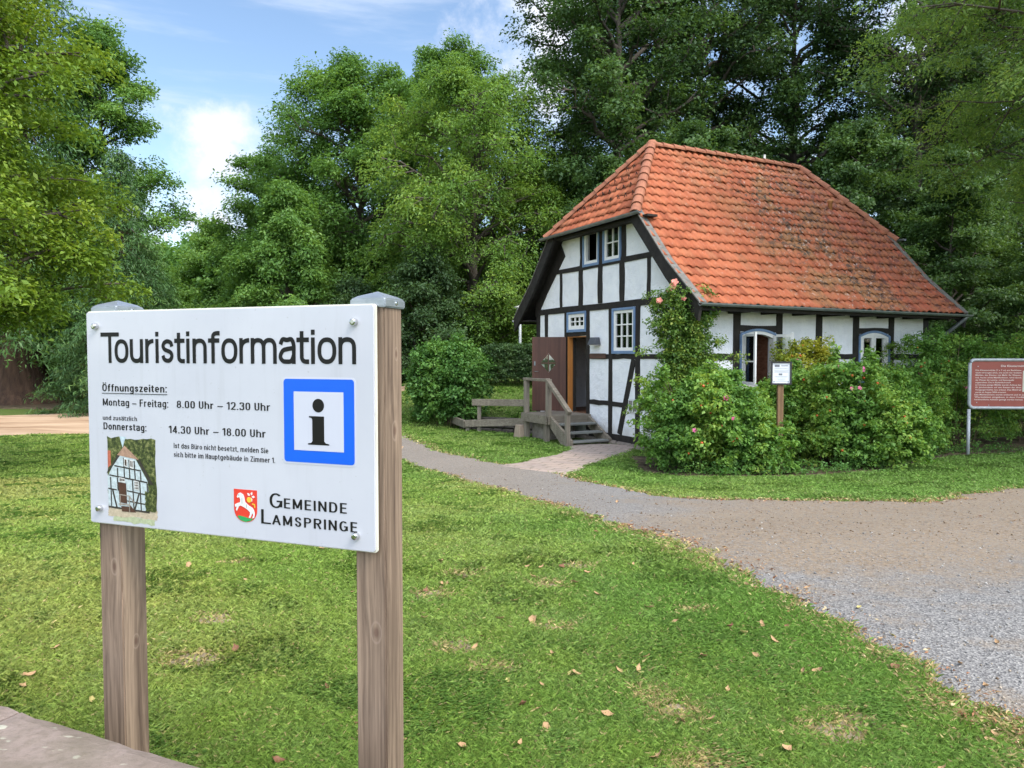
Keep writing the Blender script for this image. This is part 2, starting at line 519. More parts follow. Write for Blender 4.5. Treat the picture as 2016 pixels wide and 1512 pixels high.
def gravel_mat():
    m, nt, N, L, b = nodes_of('gravel')
    vec = mapped(N, L, 'Object')
    big = noise_n(N, L, vec, 0.55, 5.0, 0.6)
    mid = noise_n(N, L, vec, 24.0, 8.0, 0.75)
    patch = noise_n(N, L, vec, 1.5, 7.0, 0.65)
    vo = N.new('ShaderNodeTexVoronoi'); vo.inputs['Scale'].default_value = 95.0
    L.new(vec, vo.inputs['Vector'])
    vo2 = N.new('ShaderNodeTexVoronoi'); vo2.inputs['Scale'].default_value = 60.0
    L.new(vec, vo2.inputs['Vector'])
    sep = N.new('ShaderNodeSeparateColor'); L.new(vo.outputs['Color'], sep.inputs[0])
    sepb = N.new('ShaderNodeSeparateColor'); L.new(vo2.outputs['Color'], sepb.inputs[0])
    grey = ramp(N, L, sep.outputs[0], [(0.0, (0.10, 0.097, 0.095)), (0.5, (0.215, 0.208, 0.202)), (0.85, (0.285, 0.275, 0.26)), (1.0, (0.37, 0.355, 0.33))])
    tan = ramp(N, L, mid, [(0.30, (0.10, 0.072, 0.048)), (0.5, (0.25, 0.188, 0.128)), (0.70, (0.37, 0.295, 0.215))])
    tan = mixc(N, L, maprange(N, L, patch, 0.42, 0.62, 0, 0.5), tan, (0.27, 0.215, 0.155))
    tan = mixc(N, L, maprange(N, L, sepb.outputs[1], 0.45, 0.9, 0, 0.65), tan, grey)
    # the tan earth lies in a broad band over the far half and along the lawn edge
    sx = N.new('ShaderNodeSeparateXYZ'); L.new(vec, sx.inputs[0])
    # distance along the oblique band
    def lin(a, c, k):
        n1 = N.new('ShaderNodeMath'); n1.operation = 'MULTIPLY'; n1.inputs[1].default_value = a; L.new(sx.outputs['X'], n1.inputs[0])
        n2 = N.new('ShaderNodeMath'); n2.operation = 'MULTIPLY_ADD'; n2.inputs[1].default_value = c; L.new(sx.outputs['Y'], n2.inputs[0]); L.new(n1.outputs[0], n2.inputs[2])
        n3 = N.new('ShaderNodeMath'); n3.operation = 'ADD'; n3.inputs[1].default_value = k; L.new(n2.outputs[0], n3.inputs[0])
        return n3.outputs[0]
    ad = N.new('ShaderNodeMath'); ad.operation = 'MULTIPLY_ADD'; ad.inputs[1].default_value = 3.4
    L.new(big, ad.inputs[0]); L.new(lin(0.12, 1.0, -7.2), ad.inputs[2])
    fz = N.new('ShaderNodeMath'); fz.operation = 'MULTIPLY_ADD'; fz.inputs[1].default_value = 4.2
    L.new(noise_n(N, L, vec, 2.6, 8.0, 0.7), fz.inputs[0]); L.new(ad.outputs[0], fz.inputs[2])
    near_far = maprange(N, L, fz.outputs[0], 1.2, 3.0)
    ad2 = N.new('ShaderNodeMath'); ad2.operation = 'MULTIPLY_ADD'; ad2.inputs[1].default_value = 3.0
    L.new(big, ad2.inputs[0]); L.new(lin(0.9, -0.55, 2.1), ad2.inputs[2])
    right = maprange(N, L, ad2.outputs[0], -0.3, 1.2)
    mul = N.new('ShaderNodeMath'); mul.operation = 'MULTIPLY'; L.new(near_far, mul.inputs[0]); L.new(right, mul.inputs[1])
    ex1 = maprange(N, L, patch, 0.50, 0.66, 0, 0.6)
    ex2 = N.new('ShaderNodeMath'); ex2.operation = 'MAXIMUM'; L.new(ex1, ex2.inputs[0]); L.new(maprange(N, L, sx.outputs['X'], 2.6, -0.5, 0, 0.55), ex2.inputs[1])
    extra = ex2.outputs[0]
    mx = N.new('ShaderNodeMath'); mx.operation = 'MAXIMUM'; L.new(mul.outputs[0], mx.inputs[0]); L.new(extra, mx.inputs[1])
    col = mixc(N, L, mx.outputs[0], grey, tan)
    L.new(col, b.inputs['Base Color'])
    b.inputs['Roughness'].default_value = 0.9
    b.inputs['Specular IOR Level'].default_value = 0.2
    hs = N.new('ShaderNodeMath'); hs.operation = 'MULTIPLY_ADD'; hs.inputs[1].default_value = 0.45
    L.new(mid, hs.inputs[0]); L.new(vo.outputs['Distance'], hs.inputs[2])
    bump(N, L, b, hs.outputs[0], 0.7, 0.008)
    return m


def earth_mat(name, c1, c2, c3, scale=3.0, stretch=(1, 1, 1)):
    m, nt, N, L, b = nodes_of(name)
    vec = mapped(N, L, 'Object', stretch)
    f = noise_n(N, L, vec, scale, 9.0, 0.68)
    L.new(ramp(N, L, f, [(0.3, c1), (0.5, c2), (0.7, c3)]), b.inputs['Base Color'])
    b.inputs['Roughness'].default_value = 0.95
    b.inputs['Specular IOR Level'].default_value = 0.1
    bump(N, L, b, noise_n(N, L, vec, scale * 6, 6.0, 0.7), 0.8, 0.03)
    return m


def paving_mat():
    m, nt, N, L, b = nodes_of('stone_paving')
    vec = mapped(N, L, 'Object', (1, 1, 1), (0, 0, R(27)))
    br = N.new('ShaderNodeTexBrick')
    br.inputs['Scale'].default_value = 1.0
    br.inputs['Brick Width'].default_value = 0.42; br.inputs['Row Height'].default_value = 0.27
    br.inputs['Mortar Size'].default_value = 0.014; br.inputs['Mortar Smooth'].default_value = 0.3
    br.inputs['Color1'].default_value = (0.36, 0.27, 0.22, 1); br.inputs['Color2'].default_value = (0.27, 0.215, 0.19, 1)
    br.inputs['Mortar'].default_value = (0.08, 0.075, 0.04, 1)
    wn = N.new('ShaderNodeTexNoise'); wn.inputs['Scale'].default_value = 2.2
    L.new(vec, wn.inputs['Vector'])
    wm = N.new('ShaderNodeVectorMath'); wm.operation = 'MULTIPLY_ADD'; wm.inputs[1].default_value = (0.16, 0.16, 0)
    L.new(wn.outputs['Color'], wm.inputs[0]); L.new(vec, wm.inputs[2])
    L.new(wm.outputs[0], br.inputs['Vector'])
    f = noise_n(N, L, vec, 7.0, 7.0, 0.7)
    L.new(mixc(N, L, maprange(N, L, f, 0.35, 0.7, 0, 0.6), br.outputs['Color'], (0.40, 0.33, 0.28)), b.inputs['Base Color'])
    b.inputs['Roughness'].default_value = 0.85
    bump(N, L, b, br.outputs['Fac'], -0.6, 0.012)
    return m


xs = grid_axes([(-420, -60, 30), (-60, -20, 2), (-20, -6, 0.5), (-6, 14, 0.2), (14, 24, 0.5), (24, 60, 3), (60, 420, 30)])
ys = grid_axes([(-200, -20, 30), (-20, 0, 2), (0, 28, 0.2), (28, 50, 1), (50, 120, 5), (120, 500, 38)])
ground = link('ground', sheet('ground', xs, ys, gz), ground_mat())
tag(ground, 'grassy ground sloping gently down towards the mill house', 'ground', kind='structure')
overlay('gravel_path', [PATH], 0.12, 0.012, gravel_mat(), 'grey gravel path with tan earth patches curving across the lawn', 'path')
overlay('sand_track', [SAND], 0.25, 0.022, earth_mat('bare_sand', (0.27, 0.17, 0.10), (0.45, 0.31, 0.20), (0.56, 0.42, 0.29), 0.9, (0.35, 1.6, 1)), 'bare tan sand track on the left beyond the lawn', 'track')
overlay('paving', [PAD], 0.1, 0.034, paving_mat(), 'worn reddish stone paving leading to the wooden steps', 'paving', 0.6)
overlay('dirt_path', [DIRT], 0.25, 0.02, earth_mat('reddish_dirt', (0.2, 0.14, 0.09), (0.34, 0.24, 0.16), (0.42, 0.31, 0.22), 1.5), 'reddish dirt path beyond the round green bush', 'path')
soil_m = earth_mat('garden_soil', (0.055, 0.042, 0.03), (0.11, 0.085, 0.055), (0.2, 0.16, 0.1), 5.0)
overlay('flower_bed', [BED], 0.15, 0.012, soil_m, 'dark soil bed with litter beneath the rose bushes', 'flower bed')
overlay('bare_soil', [], 0.03, 0.006, earth_mat('dry_soil', (0.19, 0.14, 0.09), (0.34, 0.27, 0.18), (0.44, 0.36, 0.26), 9.0), 'small worn patches of dry bare soil in the near lawn', 'soil', 1.0, PATCHES)
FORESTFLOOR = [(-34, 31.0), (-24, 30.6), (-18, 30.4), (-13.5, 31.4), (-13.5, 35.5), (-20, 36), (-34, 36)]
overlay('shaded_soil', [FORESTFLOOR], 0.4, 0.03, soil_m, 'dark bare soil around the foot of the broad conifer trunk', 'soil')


def lawn():
    rng = np.random.default_rng(5)
    n = 1650000
    d = 1.25 * (27 / 1.25) ** rng.random(n)
    th = (rng.random(n) * 2 - 1) * R(46)
    x = d * np.sin(th); y = d * np.cos(th)
    px = poly_sd(x, y, PATH) + wob(x, y); sa = poly_sd(x, y, SAND) + wob(x, y, 1.5)
    edge = np.maximum(px, sa)
    keep = (edge < 0.03) & (poly_sd(x, y, PAD) < 0.04) & (poly_sd(x, y, BED) < -0.02 + 0.12 * (rng.random(n) - .5)) & (poly_sd(x, y, DIRT) < 0.05)
    # thinning towards the path, bare patches
    keep &= ~((edge > -0.10) & (rng.random(n) < 0.62 + edge * 3))
    bare = np.full(n, -9.0)
    for c in PATCHES: bare = np.maximum(bare, c[2] * .85 - np.hypot(x - c[0], (y - c[1]) * 1.3))
    keep &= (bare + wob(x, y, 1.0) + .05 * (rng.random(n) - .5) < 0.0) | (rng.random(n) < 0.3)
    # not inside the house, the stone wall, the mill ditch
    hx = (x - 3.816) * math.cos(.468) + (y - 16) * math.sin(.468); hy = -(x - 3.816) * math.sin(.468) + (y - 16) * math.cos(.468)
    keep &= ~((hx > -0.1) & (hx < 8.1) & (hy > -0.1) & (hy < 6.9))
    keep &= ~((hx > -1.2) & (hx < 0) & (hy > 3.0) & (hy < 5.2))
    keep &= seg_dist(x, y, (-1.2, 22.9), (0.9, 21.45)) > 0.75
    keep &= (y + 0.4532 * x) > 1.31
    # behind the board's left half nothing is lost; drop blades in the signposts
    x, y, d, edge, bare = x[keep], y[keep], d[keep], edge[keep], bare[keep]
    n = len(x)
    rnd = rng.random

    def lown(k, s):   # cheap smooth noise
        v = np.zeros(n)
        for i in range(5):
            a = 1.0 + 2.2 * i + s * 0.37
            v += np.sin(k * (x * math.cos(a) + y * math.sin(a)) * (1 + 0.31 * i) + 1.7 * i + s) / 5
        return v
    p1 = lown(1.3, 0.0); p2 = lown(3.4, 2.0); p3 = lown(0.7, 4.0); p4 = lown(9.0, 7.0)
    clover = ((p2 + 0.6 * p4 + 0.5 * (rnd(n) - .5)) > 0.3) & (rnd(n) < 0.42)
    w = np.maximum(0.0021, 0.00098 * d) * (0.7 + 0.7 * rnd(n))
    h = (0.018 + 0.022 * rnd(n)) * (1 + 0.03 * d) * np.clip(0.95 + 0.15 * p4, .75, 1.2)
    h = np.where(edge > -0.25, h * 1.1, h)
    az = rnd(n) * 2 * np.pi; lean = 0.45 + 0.8 * rnd(n)
    z = gz(x, y) - 0.004
    dx, dy = np.cos(az), np.sin(az)
    az2 = rnd(n) * 2 * np.pi
    wx, wy = np.cos(az2) * w, np.sin(az2) * w
    v = np.zeros((n, 4, 3))
    v[:, 0] = np.stack([x - wx / 2, y - wy / 2, z], -1)
    v[:, 1] = np.stack([x + wx / 2, y + wy / 2, z], -1)
    mx, my = x + dx * h * lean * 0.35, y + dy * h * lean * 0.35
    v[:, 2] = np.stack([mx + wx * .42, my + wy * .42, z + h * .62], -1)
    v[:, 3] = np.stack([x + dx * h * lean, y + dy * h * lean, z + h * (1.05 - 0.25 * lean)], -1)
    # clover leaves: small broad leaf lying flat
    cl = clover
    r = (0.006 + 0.005 * rnd(n)) * np.maximum(1, d / 4)
    zc = z + 0.016 + 0.018 * rnd(n)
    for k in range(4):
        a = az + k * np.pi / 2
        v[cl, k] = np.stack([x + np.cos(a) * r, y + np.sin(a) * r, zc + 0.35 * r * np.cos(a + 1)], -1)[cl]
    lush = np.array([0.19, 0.335, 0.06]); mid = np.array([0.29, 0.40, 0.075]); yel = np.array([0.42, 0.43, 0.11]); straw = np.array([0.56, 0.45, 0.21]); dark = np.array([0.185, 0.35, 0.07])
    t = np.clip(0.38 + 0.42 * p1 + 0.3 * p3 + 0.16 * p2 - 0.075 * (x + 0.3) + 0.3 * (rnd(n) - .5), 0, 1)
    t = np.where(y > 13.0, t * 0.5, t)
    c = np.where(t[:, None] < .5, lush + (mid - lush) * (t * 2)[:, None], mid + (yel - mid) * ((t - .5) * 2)[:, None])
    gl_ = np.clip(0.35 + 0.5 * p4 + 0.5 * p1, 0, 1) * rnd(n)
    c = c * (1 - .6 * gl_)[:, None] + np.array([0.31, 0.41, 0.17]) * (.6 * gl_)[:, None]
    c[cl] = (dark + (lush - dark) * rnd(n)[:, None])[cl]
    dry = (rnd(n) < 0.05 / (1 + (d / 5) ** 2) + 0.8 * np.clip(1 + edge / 0.28, 0, 1) * (0.6 + 0.5 * p2) + 0.5 * np.clip(1 + bare / 0.12, 0, 1))
    c[dry] = (straw * (0.75 + 0.5 * rnd(n)[:, None]))[dry]
    c *= (0.6 + 0.75 * rnd(n))[:, None]
    f = np.arange(4 * n).reshape(n, 4)
    me = np_mesh('lawn_grass', v.reshape(-1, 3), f, face_color=c)
    o = link('lawn_grass', me, col_attr_mat('grass_blades', 0.38))
    tag(o, 'short mown green grass with clover and dry yellow edges', 'grass', kind='stuff')


lawn()

# ------------------------------------------------------------------ plants


def unit(v):
    return v / np.maximum(np.linalg.norm(v, axis=-1, keepdims=True), 1e-9)


def leaf_quads(c, nrm, axis, length, aspect=0.5, fold=0.12):
    """one folded kite-shaped quad per leaf"""
    nrm = unit(nrm)
    axis = unit(axis - nrm * np.sum(axis * nrm, -1, keepdims=True))
    side = np.cross(nrm, axis)
    Lg = length[:, None]
    v = np.empty((len(c), 4, 3))
    v[:, 0] = c - axis * Lg * .5
    v[:, 1] = c + side * Lg * aspect * .5 - axis * Lg * .02 + nrm * Lg * fold
    v[:, 2] = c + axis * Lg * .5 - nrm * Lg * fold
    v[:, 3] = c - side * Lg * aspect * .5 - axis * Lg * .02 + nrm * Lg * fold
    return v


def foliage(name, rng, centers, outward, spread, per, leaf, aspect, mat, parent, droop=0.0, flat=0.5, upb=0.9, tint_base=None):
    """leaves gathered in clusters about twig ends"""
    centers = np.asarray(centers); outward = np.asarray(outward)
    k = len(centers); n = k * per
    ci = np.repeat(np.arange(k), per)
    sp = (spread * (0.65 + 0.7 * rng.random(k)))[ci][:, None]
    off = rng.normal(size=(n, 3)) * np.array([1, 1, flat]) * 0.55
    off *= np.minimum(1, 0.95 / np.maximum(np.linalg.norm(off, axis=1, keepdims=True), 1e-6))
    off += unit(outward)[ci] * 0.25
    c = centers[ci] + off * sp
    c[:, 2] -= droop * sp[:, 0] * (np.hypot(off[:, 0], off[:, 1]) ** 2)
    nrm = rng.normal(size=(n, 3)) * 0.62 + np.array([0, 0, upb]) + unit(outward)[ci] * 0.35
    ax = rng.normal(size=(n, 3)) * 0.6 + unit(off) + np.array([0, 0, -0.35 - droop])
    length = leaf * (0.5 + 0.95 * rng.random(n) ** 1.4)
    v = leaf_quads(c, nrm, ax, length, aspect)
    ct = rng.random(k) if tint_base is None else tint_base
    tint = np.clip(0.6 * ct[ci] + 0.4 * rng.random(n), 0, 1)
    me = np_mesh(name, v.reshape(-1, 3), np.arange(4 * n).reshape(n, 4), face_attr=tint)
    return link(name, me, mat, parent)


BARK = simple('bark', (0.045, 0.036, 0.028), (0.12, 0.10, 0.08), 0.9, 5.0, (1, 1, 0.25), 0.9, 14.0, dist=0.04)
BARK_RED = simple('reddish_bark', (0.035, 0.02, 0.014), (0.12, 0.07, 0.045), 0.95, 4.0, (1, 1, 0.12), 1.0, 9.0, dist=0.08)
STEM = simple('stems', (0.07, 0.05, 0.03), (0.17, 0.12, 0.07), 0.85, 9.0)

LM = dict(
    lime=leaf_mat('leaf_lime', [(0.098, 0.18, 0.024), (0.155, 0.262, 0.034), (0.22, 0.34, 0.046), (0.34, 0.43, 0.062)], 0.38),
    ash=leaf_mat('leaf_ash', [(0.098, 0.20, 0.045), (0.15, 0.285, 0.063), (0.215, 0.365, 0.08), (0.34, 0.46, 0.09)], 0.45),
    robinia=leaf_mat('leaf_robinia', [(0.10, 0.19, 0.05), (0.15, 0.27, 0.068), (0.21, 0.33, 0.085), (0.30, 0.41, 0.095)], 0.5),
    mid=leaf_mat('leaf_mid', [(0.062, 0.145, 0.036), (0.105, 0.225, 0.053), (0.155, 0.30, 0.07), (0.235, 0.385, 0.082)], 0.42),
    dark=leaf_mat('leaf_dark', [(0.038, 0.082, 0.029), (0.062, 0.128, 0.04), (0.09, 0.175, 0.05), (0.14, 0.24, 0.058)], 0.38),
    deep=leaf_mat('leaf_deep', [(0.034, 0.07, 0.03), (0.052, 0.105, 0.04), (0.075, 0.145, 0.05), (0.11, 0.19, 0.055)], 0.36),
    conifer=leaf_mat('leaf_conifer', [(0.03, 0.075, 0.024), (0.05, 0.12, 0.034), (0.08, 0.17, 0.045), (0.13, 0.22, 0.05)], 0.15),
    purple=leaf_mat('leaf_purple', [(0.03, 0.012, 0.018), (0.06, 0.018, 0.03), (0.09, 0.03, 0.04)], 0.25),
    rose=leaf_mat('leaf_rose', [(0.06, 0.15, 0.035), (0.11, 0.24, 0.05), (0.17, 0.33, 0.065), (0.26, 0.41, 0.075), (0.44, 0.49, 0.08)], 0.38),
    climber=leaf_mat('leaf_climber', [(0.045, 0.11, 0.025), (0.09, 0.185, 0.035), (0.15, 0.26, 0.045), (0.30, 0.34, 0.06)], 0.35),
    hazel=leaf_mat('leaf_hazel', [(0.055, 0.15, 0.035), (0.09, 0.215, 0.05), (0.14, 0.29, 0.065), (0.20, 0.35, 0.075)], 0.35),
    gold=leaf_mat('leaf_gold', [(0.13, 0.23, 0.035), (0.25, 0.34, 0.05), (0.42, 0.42, 0.05), (0.52, 0.46, 0.06)], 0.4),
)


def prof_round(h): return max(0.12, math.sin(math.pi * min(1, max(0, 0.12 + 0.86 * h))) ** 0.6)


def prof_dome(h): return max(0.12, math.sqrt(max(0, 1 - h ** 3.6)) * min(1, 0.6 + 1.1 * h))


def prof_broad(h):
    if h < .52: return 0.62 + 0.38 * h / .52
    return max(.3, math.sqrt(max(0, 1 - ((h - .52) / .5) ** 2)))


def prof_low(h): return max(0.1, (1 - h ** 2.2) * (0.75 + 0.25 * min(1, h * 4)))


def prof_cone(h): return max(0.04, (1 - h) ** 0.85)


def prof_col(h): return max(0.15, min(1, 0.7 + h) * (1 - max(0, h - 0.55) ** 1.6 * 2.2))


def make_tree(name, label, x, y, top, rad, cb, mat, seed, prof=prof_round, limbs=26, subs=6, per=80, leaf=0.16, aspect=0.5, spread=0.6, trunk_r=0.22,
              droop=0.0, up=0.45, group='trees around the mill house', cat='tree', bark=None, lean=(0, 0), squash=(1, 1), flat=0.5, clump=True, base_z=None, flare=1.4, limb_r=0.045, rad_jit=0.35, cutback=None):
    """top: height of the crown's tip above the ground at the foot; cb: height of the lowest foliage"""
    rng = np.random.default_rng(seed)
    bz = gzf(x, y) if base_z is None else base_z
    root = empty(name, (x, y, bz), 0, label, cat, group)
    mb = MB()
    H = top
    tp = []
    for i in range(9):
        f = i / 8
        tp.append(Vector((lean[0] * f * f + 0.12 * rng.normal() * f, lean[1] * f * f + 0.12 * rng.normal() * f, -0.25 + f * (H * 0.93 + 0.25))))
    rads = [trunk_r * (1 - 0.93 * (i / 8) ** 0.9) * (flare if i == 0 else 1) for i in range(9)]
    mb.tube(tp, rads, 10)

    def trunk_at(z):
        f = min(1, max(0, (z + .25) / (H * 0.93 + .25))) * 8
        i = min(7, int(f)); return tp[i].lerp(tp[i + 1], f - i)
    cen, outw, tb = [], [], []
    for i in range(limbs):
        hf = (i + rng.random()) / limbs
        az = 2.39996 * i + rng.normal() * 0.35
        r = rad * prof(hf) * (1 - rad_jit * rng.random())
        zt = cb + hf * (H - cb)
        c0 = trunk_at(zt)
        tip = Vector((c0.x + math.cos(az) * r * squash[0], c0.y + math.sin(az) * r * squash[1], zt))
        zs = max(cb * 0.55, zt - r * up * (0.7 + 0.7 * rng.random()))
        zs = min(zs, H * 0.9)
        st = trunk_at(zs)
        mid = st.lerp(tip, 0.5) + Vector((0, 0, r * (0.12 + 0.15 * rng.random()) + droop * r * 0.25))
        pts = []
        for k in range(6):
            t = k / 5
            q = st * ((1 - t) ** 2) + mid * (2 * t * (1 - t)) + tip * (t * t)
            if 0 < k < 5: q = q + Vector(rng.normal(size=3) * 0.05 * max(r, .4))
            pts.append(q)
        lr = max(0.012, min(trunk_r * 0.5, limb_r * (0.5 + r / 3)))
        mb.tube(pts, [lr * (1 - 0.85 * k / 5) + 0.004 for k in range(6)], 6, False)
        lt = rng.random()
        dl = (tip - st).normalized()
        for s in range(subs):
            t = 0.28 + 0.72 * (s + rng.random()) / subs
            f = min(4.999, t * 5); k = int(f); p0 = pts[k].lerp(pts[k + 1], f - k)
            d = (dl * 0.6 + Vector(rng.normal(size=3) * np.array([.75, .75, .5])) + Vector((0, 0, 0.25 - droop * .6))).normalized()
            sl = (0.2 + 0.22 * rng.random()) * max(r, 0.8) * (1.15 - 0.5 * t)
            p1 = p0 + d * sl; p1.z -= droop * sl * 0.4
            mb.tube([p0, p0.lerp(p1, .55) + Vector((0, 0, .05 * sl)), p1], [lr * .4 + .004, lr * .25 + .003, .004], 5, False)
            for u in (0.5, 1.0):
                cc = p0.lerp(p1, u) + Vector(rng.normal(size=3) * 0.08 * sl)
                cen.append(cc); outw.append((cc - Vector((c0.x, c0.y, zt - r * .5))))
                tb.append(0.55 * lt + 0.45 * rng.random())
        cen.append(tip); outw.append(dl); tb.append(lt)
    cen = np.array([tuple(c) for c in cen]); outw = np.array([tuple(c) for c in outw])
    keep = cen[:, 2] > 0.05
    if cutback is not None: keep &= cutback(cen)
    cen, outw, tb = cen[keep], outw[keep], np.array(tb)[keep]
    mb.build('trunk', bark or BARK, root, smooth=True)
    foliage('crown', rng, cen, outw, spread, int(per * 1.5), leaf * 0.82, aspect, mat, root, droop, flat, tint_base=tb)
    return root


def tree_copy(src, x, y, label, rot=0.0, sc=(1, 1, 1), group='trees around the mill house'):
    r = src.copy(); COL.objects.link(r)
    r.location = (x, y, gzf(x, y)); r.rotation_euler = (0, 0, rot); r.scale = sc
    r['label'] = label; r['group'] = group
    for ch in list(src.children):
        c = ch.copy(); COL.objects.link(c); c.parent = r
        for g_ in list(ch.children):
            d = g_.copy(); COL.objects.link(d); d.parent = c
    return r


def make_conifer(name, label, x, y, top, rad, cb, mat, seed, whorls=26, per_whorl=7, trunk_r=0.2, tuft=0.5, per=60, leaf=0.16, droop=0.5, group='trees around the mill house', bark=None, flare=1.5, prof=prof_cone):
    rng = np.random.default_rng(seed)
    root = empty(name, (x, y, gzf(x, y)), 0, label, 'conifer', group)
    mb = MB()
    mb.tube([(0, 0, -0.3), (0, 0, 0.1), (0, 0, 0.7), (0, 0, 2.0), (0, 0, top * .5), (0, 0, top * 0.98)],
            [trunk_r * flare * 1.15, trunk_r * flare, trunk_r * (1 + (flare - 1) * .4), trunk_r, trunk_r * .6, 0.02], 14)
    cen, outw = [], []
    for i in range(whorls):
        hf = i / (whorls - 1)
        z = cb + hf * (top - cb)
        for k in range(per_whorl):
            az = 2 * math.pi * (k + 0.4 * i + 0.35 * rng.normal()) / per_whorl
            r = rad * prof(hf) * (0.75 + 0.4 * rng.random())
            zz = z + 0.25 * rng.normal() * (top - cb) / whorls
            a = Vector((0, 0, zz + 0.25 * r)); d = Vector((math.cos(az), math.sin(az), 0))
            pts = [a, a + d * r * .5 + Vector((0, 0, -droop * r * .15)), a + d * r * .8 + Vector((0, 0, -droop * r * .45)), a + d * r + Vector((0, 0, -droop * r * .5 + 0.08 * r))]
            mb.tube(pts, [0.012 + 0.012 * r, 0.01 + .006 * r, .008, .004], 5, False)
            m = max(2, int(r / (tuft * .55)))
            for j in range(m):
                t = 0.25 + 0.75 * (j + 0.6 * rng.random()) / m
                f = min(2.999, t * 3); q = pts[int(f)].lerp(pts[int(f) + 1], f - int(f))
                q = q + Vector(rng.normal(size=3) * np.array([.3, .3, .12]) * tuft)
                cen.append(tuple(q)); outw.append((d.x, d.y, -0.1))
    mb.build('trunk', bark or BARK_RED, root, smooth=True)
    foliage('crown', rng, np.array(cen), np.array(outw), tuft, per, leaf, 0.2, mat, root, droop * 0.8, 0.35, 0.7)
    return root


def make_shrub(name, label, x, y, rx, ry, h, mat, seed, n=700, per=45, leaf=0.055, aspect=0.6, spread=0.13, cat='bush', group=None, fill=0.35, stems=26, base=0.1, lumpy=0.22, shape=0.55, rz=0.0, parent_z=None, stem_r=0.012, squarish=False):
    """a mound of leaf clusters carried by many thin stems"""
    rng = np.random.default_rng(seed)
    z0 = gzf(x, y) if parent_z is None else parent_z
    root = empty(name, (x, y, z0), rz, label, cat, group)
    ph = rng.random(8) * 6.28
    if squarish:
        az = rng.random(n) * 2 * np.pi; zf = rng.random(n) ** 0.8
        rr = np.sqrt(np.maximum(0.02, 1 - zf ** 9)) ** shape / np.maximum(np.abs(np.cos(az)), np.abs(np.sin(az))) ** 0.85
        depth = 1 - fill * rng.random(n) ** 1.5
        lump = 1 + lumpy * np.sin(5 * az + ph[1] - 7 * zf)
        c = np.stack([rx * rr * lump * depth * np.cos(az), ry * rr * lump * depth * np.sin(az), base + (h - base) * zf], -1)
        o = np.stack([np.cos(az) * rr, np.sin(az) * rr, 0.3 + zf], -1)
    else:
        # several leaning lobes of different height, with single shoots sticking out
        K = 8
        la = 2.39996 * np.arange(K) + ph[0]
        lr = np.where(np.arange(K) == 0, 0.0, 0.42 + 0.26 * rng.random(K))
        lx, ly = rx * lr * np.cos(la), ry * lr * np.sin(la)
        lh = h * np.where(np.arange(K) == 0, 1.0, 0.62 + (0.22 + lumpy) * rng.random(K)); lh = np.minimum(lh, h)
        lw = 0.42 + 0.2 * rng.random(K)
        m = int(n * .88); k = rng.integers(K, size=m)
        az = rng.random(m) * 2 * np.pi; zf = rng.random(m) ** 0.75
        rr = np.sqrt(np.maximum(0.03, 1 - zf ** 2.4)) ** shape * (0.62 + 0.38 * np.minimum(1, zf * 2.6))
        depth = 1 - fill * rng.random(m) ** 1.3
        c = np.stack([lx[k] + rx * lw[k] * rr * depth * np.cos(az), ly[k] + ry * lw[k] * rr * depth * np.sin(az), base + (lh[k] - base) * zf * (.93 + .07 * depth)], -1)
        o = np.stack([np.cos(az) * rr + lx[k] / rx * .5, np.sin(az) * rr + ly[k] / ry * .5, 0.25 + zf], -1)
        sp, so = [], []
        for i in range((n - m) // 5):
            j = rng.integers(m)
            d0 = o[j] / np.linalg.norm(o[j]) * .6 + rng.normal(size=3) * .3 + np.array([0, 0, .55])
            Ls = (0.10 + 0.24 * rng.random() ** 1.5) * min(1.0, h / 2)
            for q in range(5): sp.append(c[j] + d0 * Ls * (q + .5) / 3.5); so.append(d0)
        if sp:
            c = np.concatenate([c, np.array(sp)]); o = np.concatenate([o, np.array(so)])
        az = np.arctan2(c[:, 1], c[:, 0]); n = len(c)
    mb = MB()
    for i in range(stems):
        q = c[rng.integers(n)]
        b = Vector((q[0] * .35 + rng.normal() * .06 * rx, q[1] * .35 + rng.normal() * .06 * ry, -0.05))
        tp = Vector(tuple(q))
        mb.tube([b, b.lerp(tp, .5) + Vector((rng.normal() * .05, rng.normal() * .05, .1 * h)), tp], [stem_r, stem_r * .7, stem_r * .3], 5, False)
    mb.build('stems', STEM, root)
    tb = np.clip(0.5 + 0.28 * np.sin(3.1 * c[:, 0] / rx + ph[5] + 2 * az) + 0.3 * (rng.random(n) - .5), 0, 1)
    foliage('foliage', rng, c, o, spread, per, leaf, aspect, mat, root, 0.15, 0.6, 0.75, tint_base=tb)
    return root, c


def pick_surface(c, rng, k, toward=(-0.25, -1.0, 0.35)):
    d = np.array(toward) / np.linalg.norm(toward)
    s = c @ d
    idx = np.argsort(-s)[: max(k * 6, 30)]
    return [c[i] + d * 0.08 for i in rng.choice(idx, k, replace=False)]


PETAL = simple('pink_petals', (0.55, 0.06, 0.22), (0.75, 0.16, 0.36), 0.6, 30)
PETAL_CORAL = simple('coral_petals', (0.75, 0.22, 0.16), (0.9, 0.42, 0.33), 0.6, 30)
HIP = simple('rose_hip_skin', (0.42, 0.06, 0.02), (0.55, 0.14, 0.03), 0.4, 20)


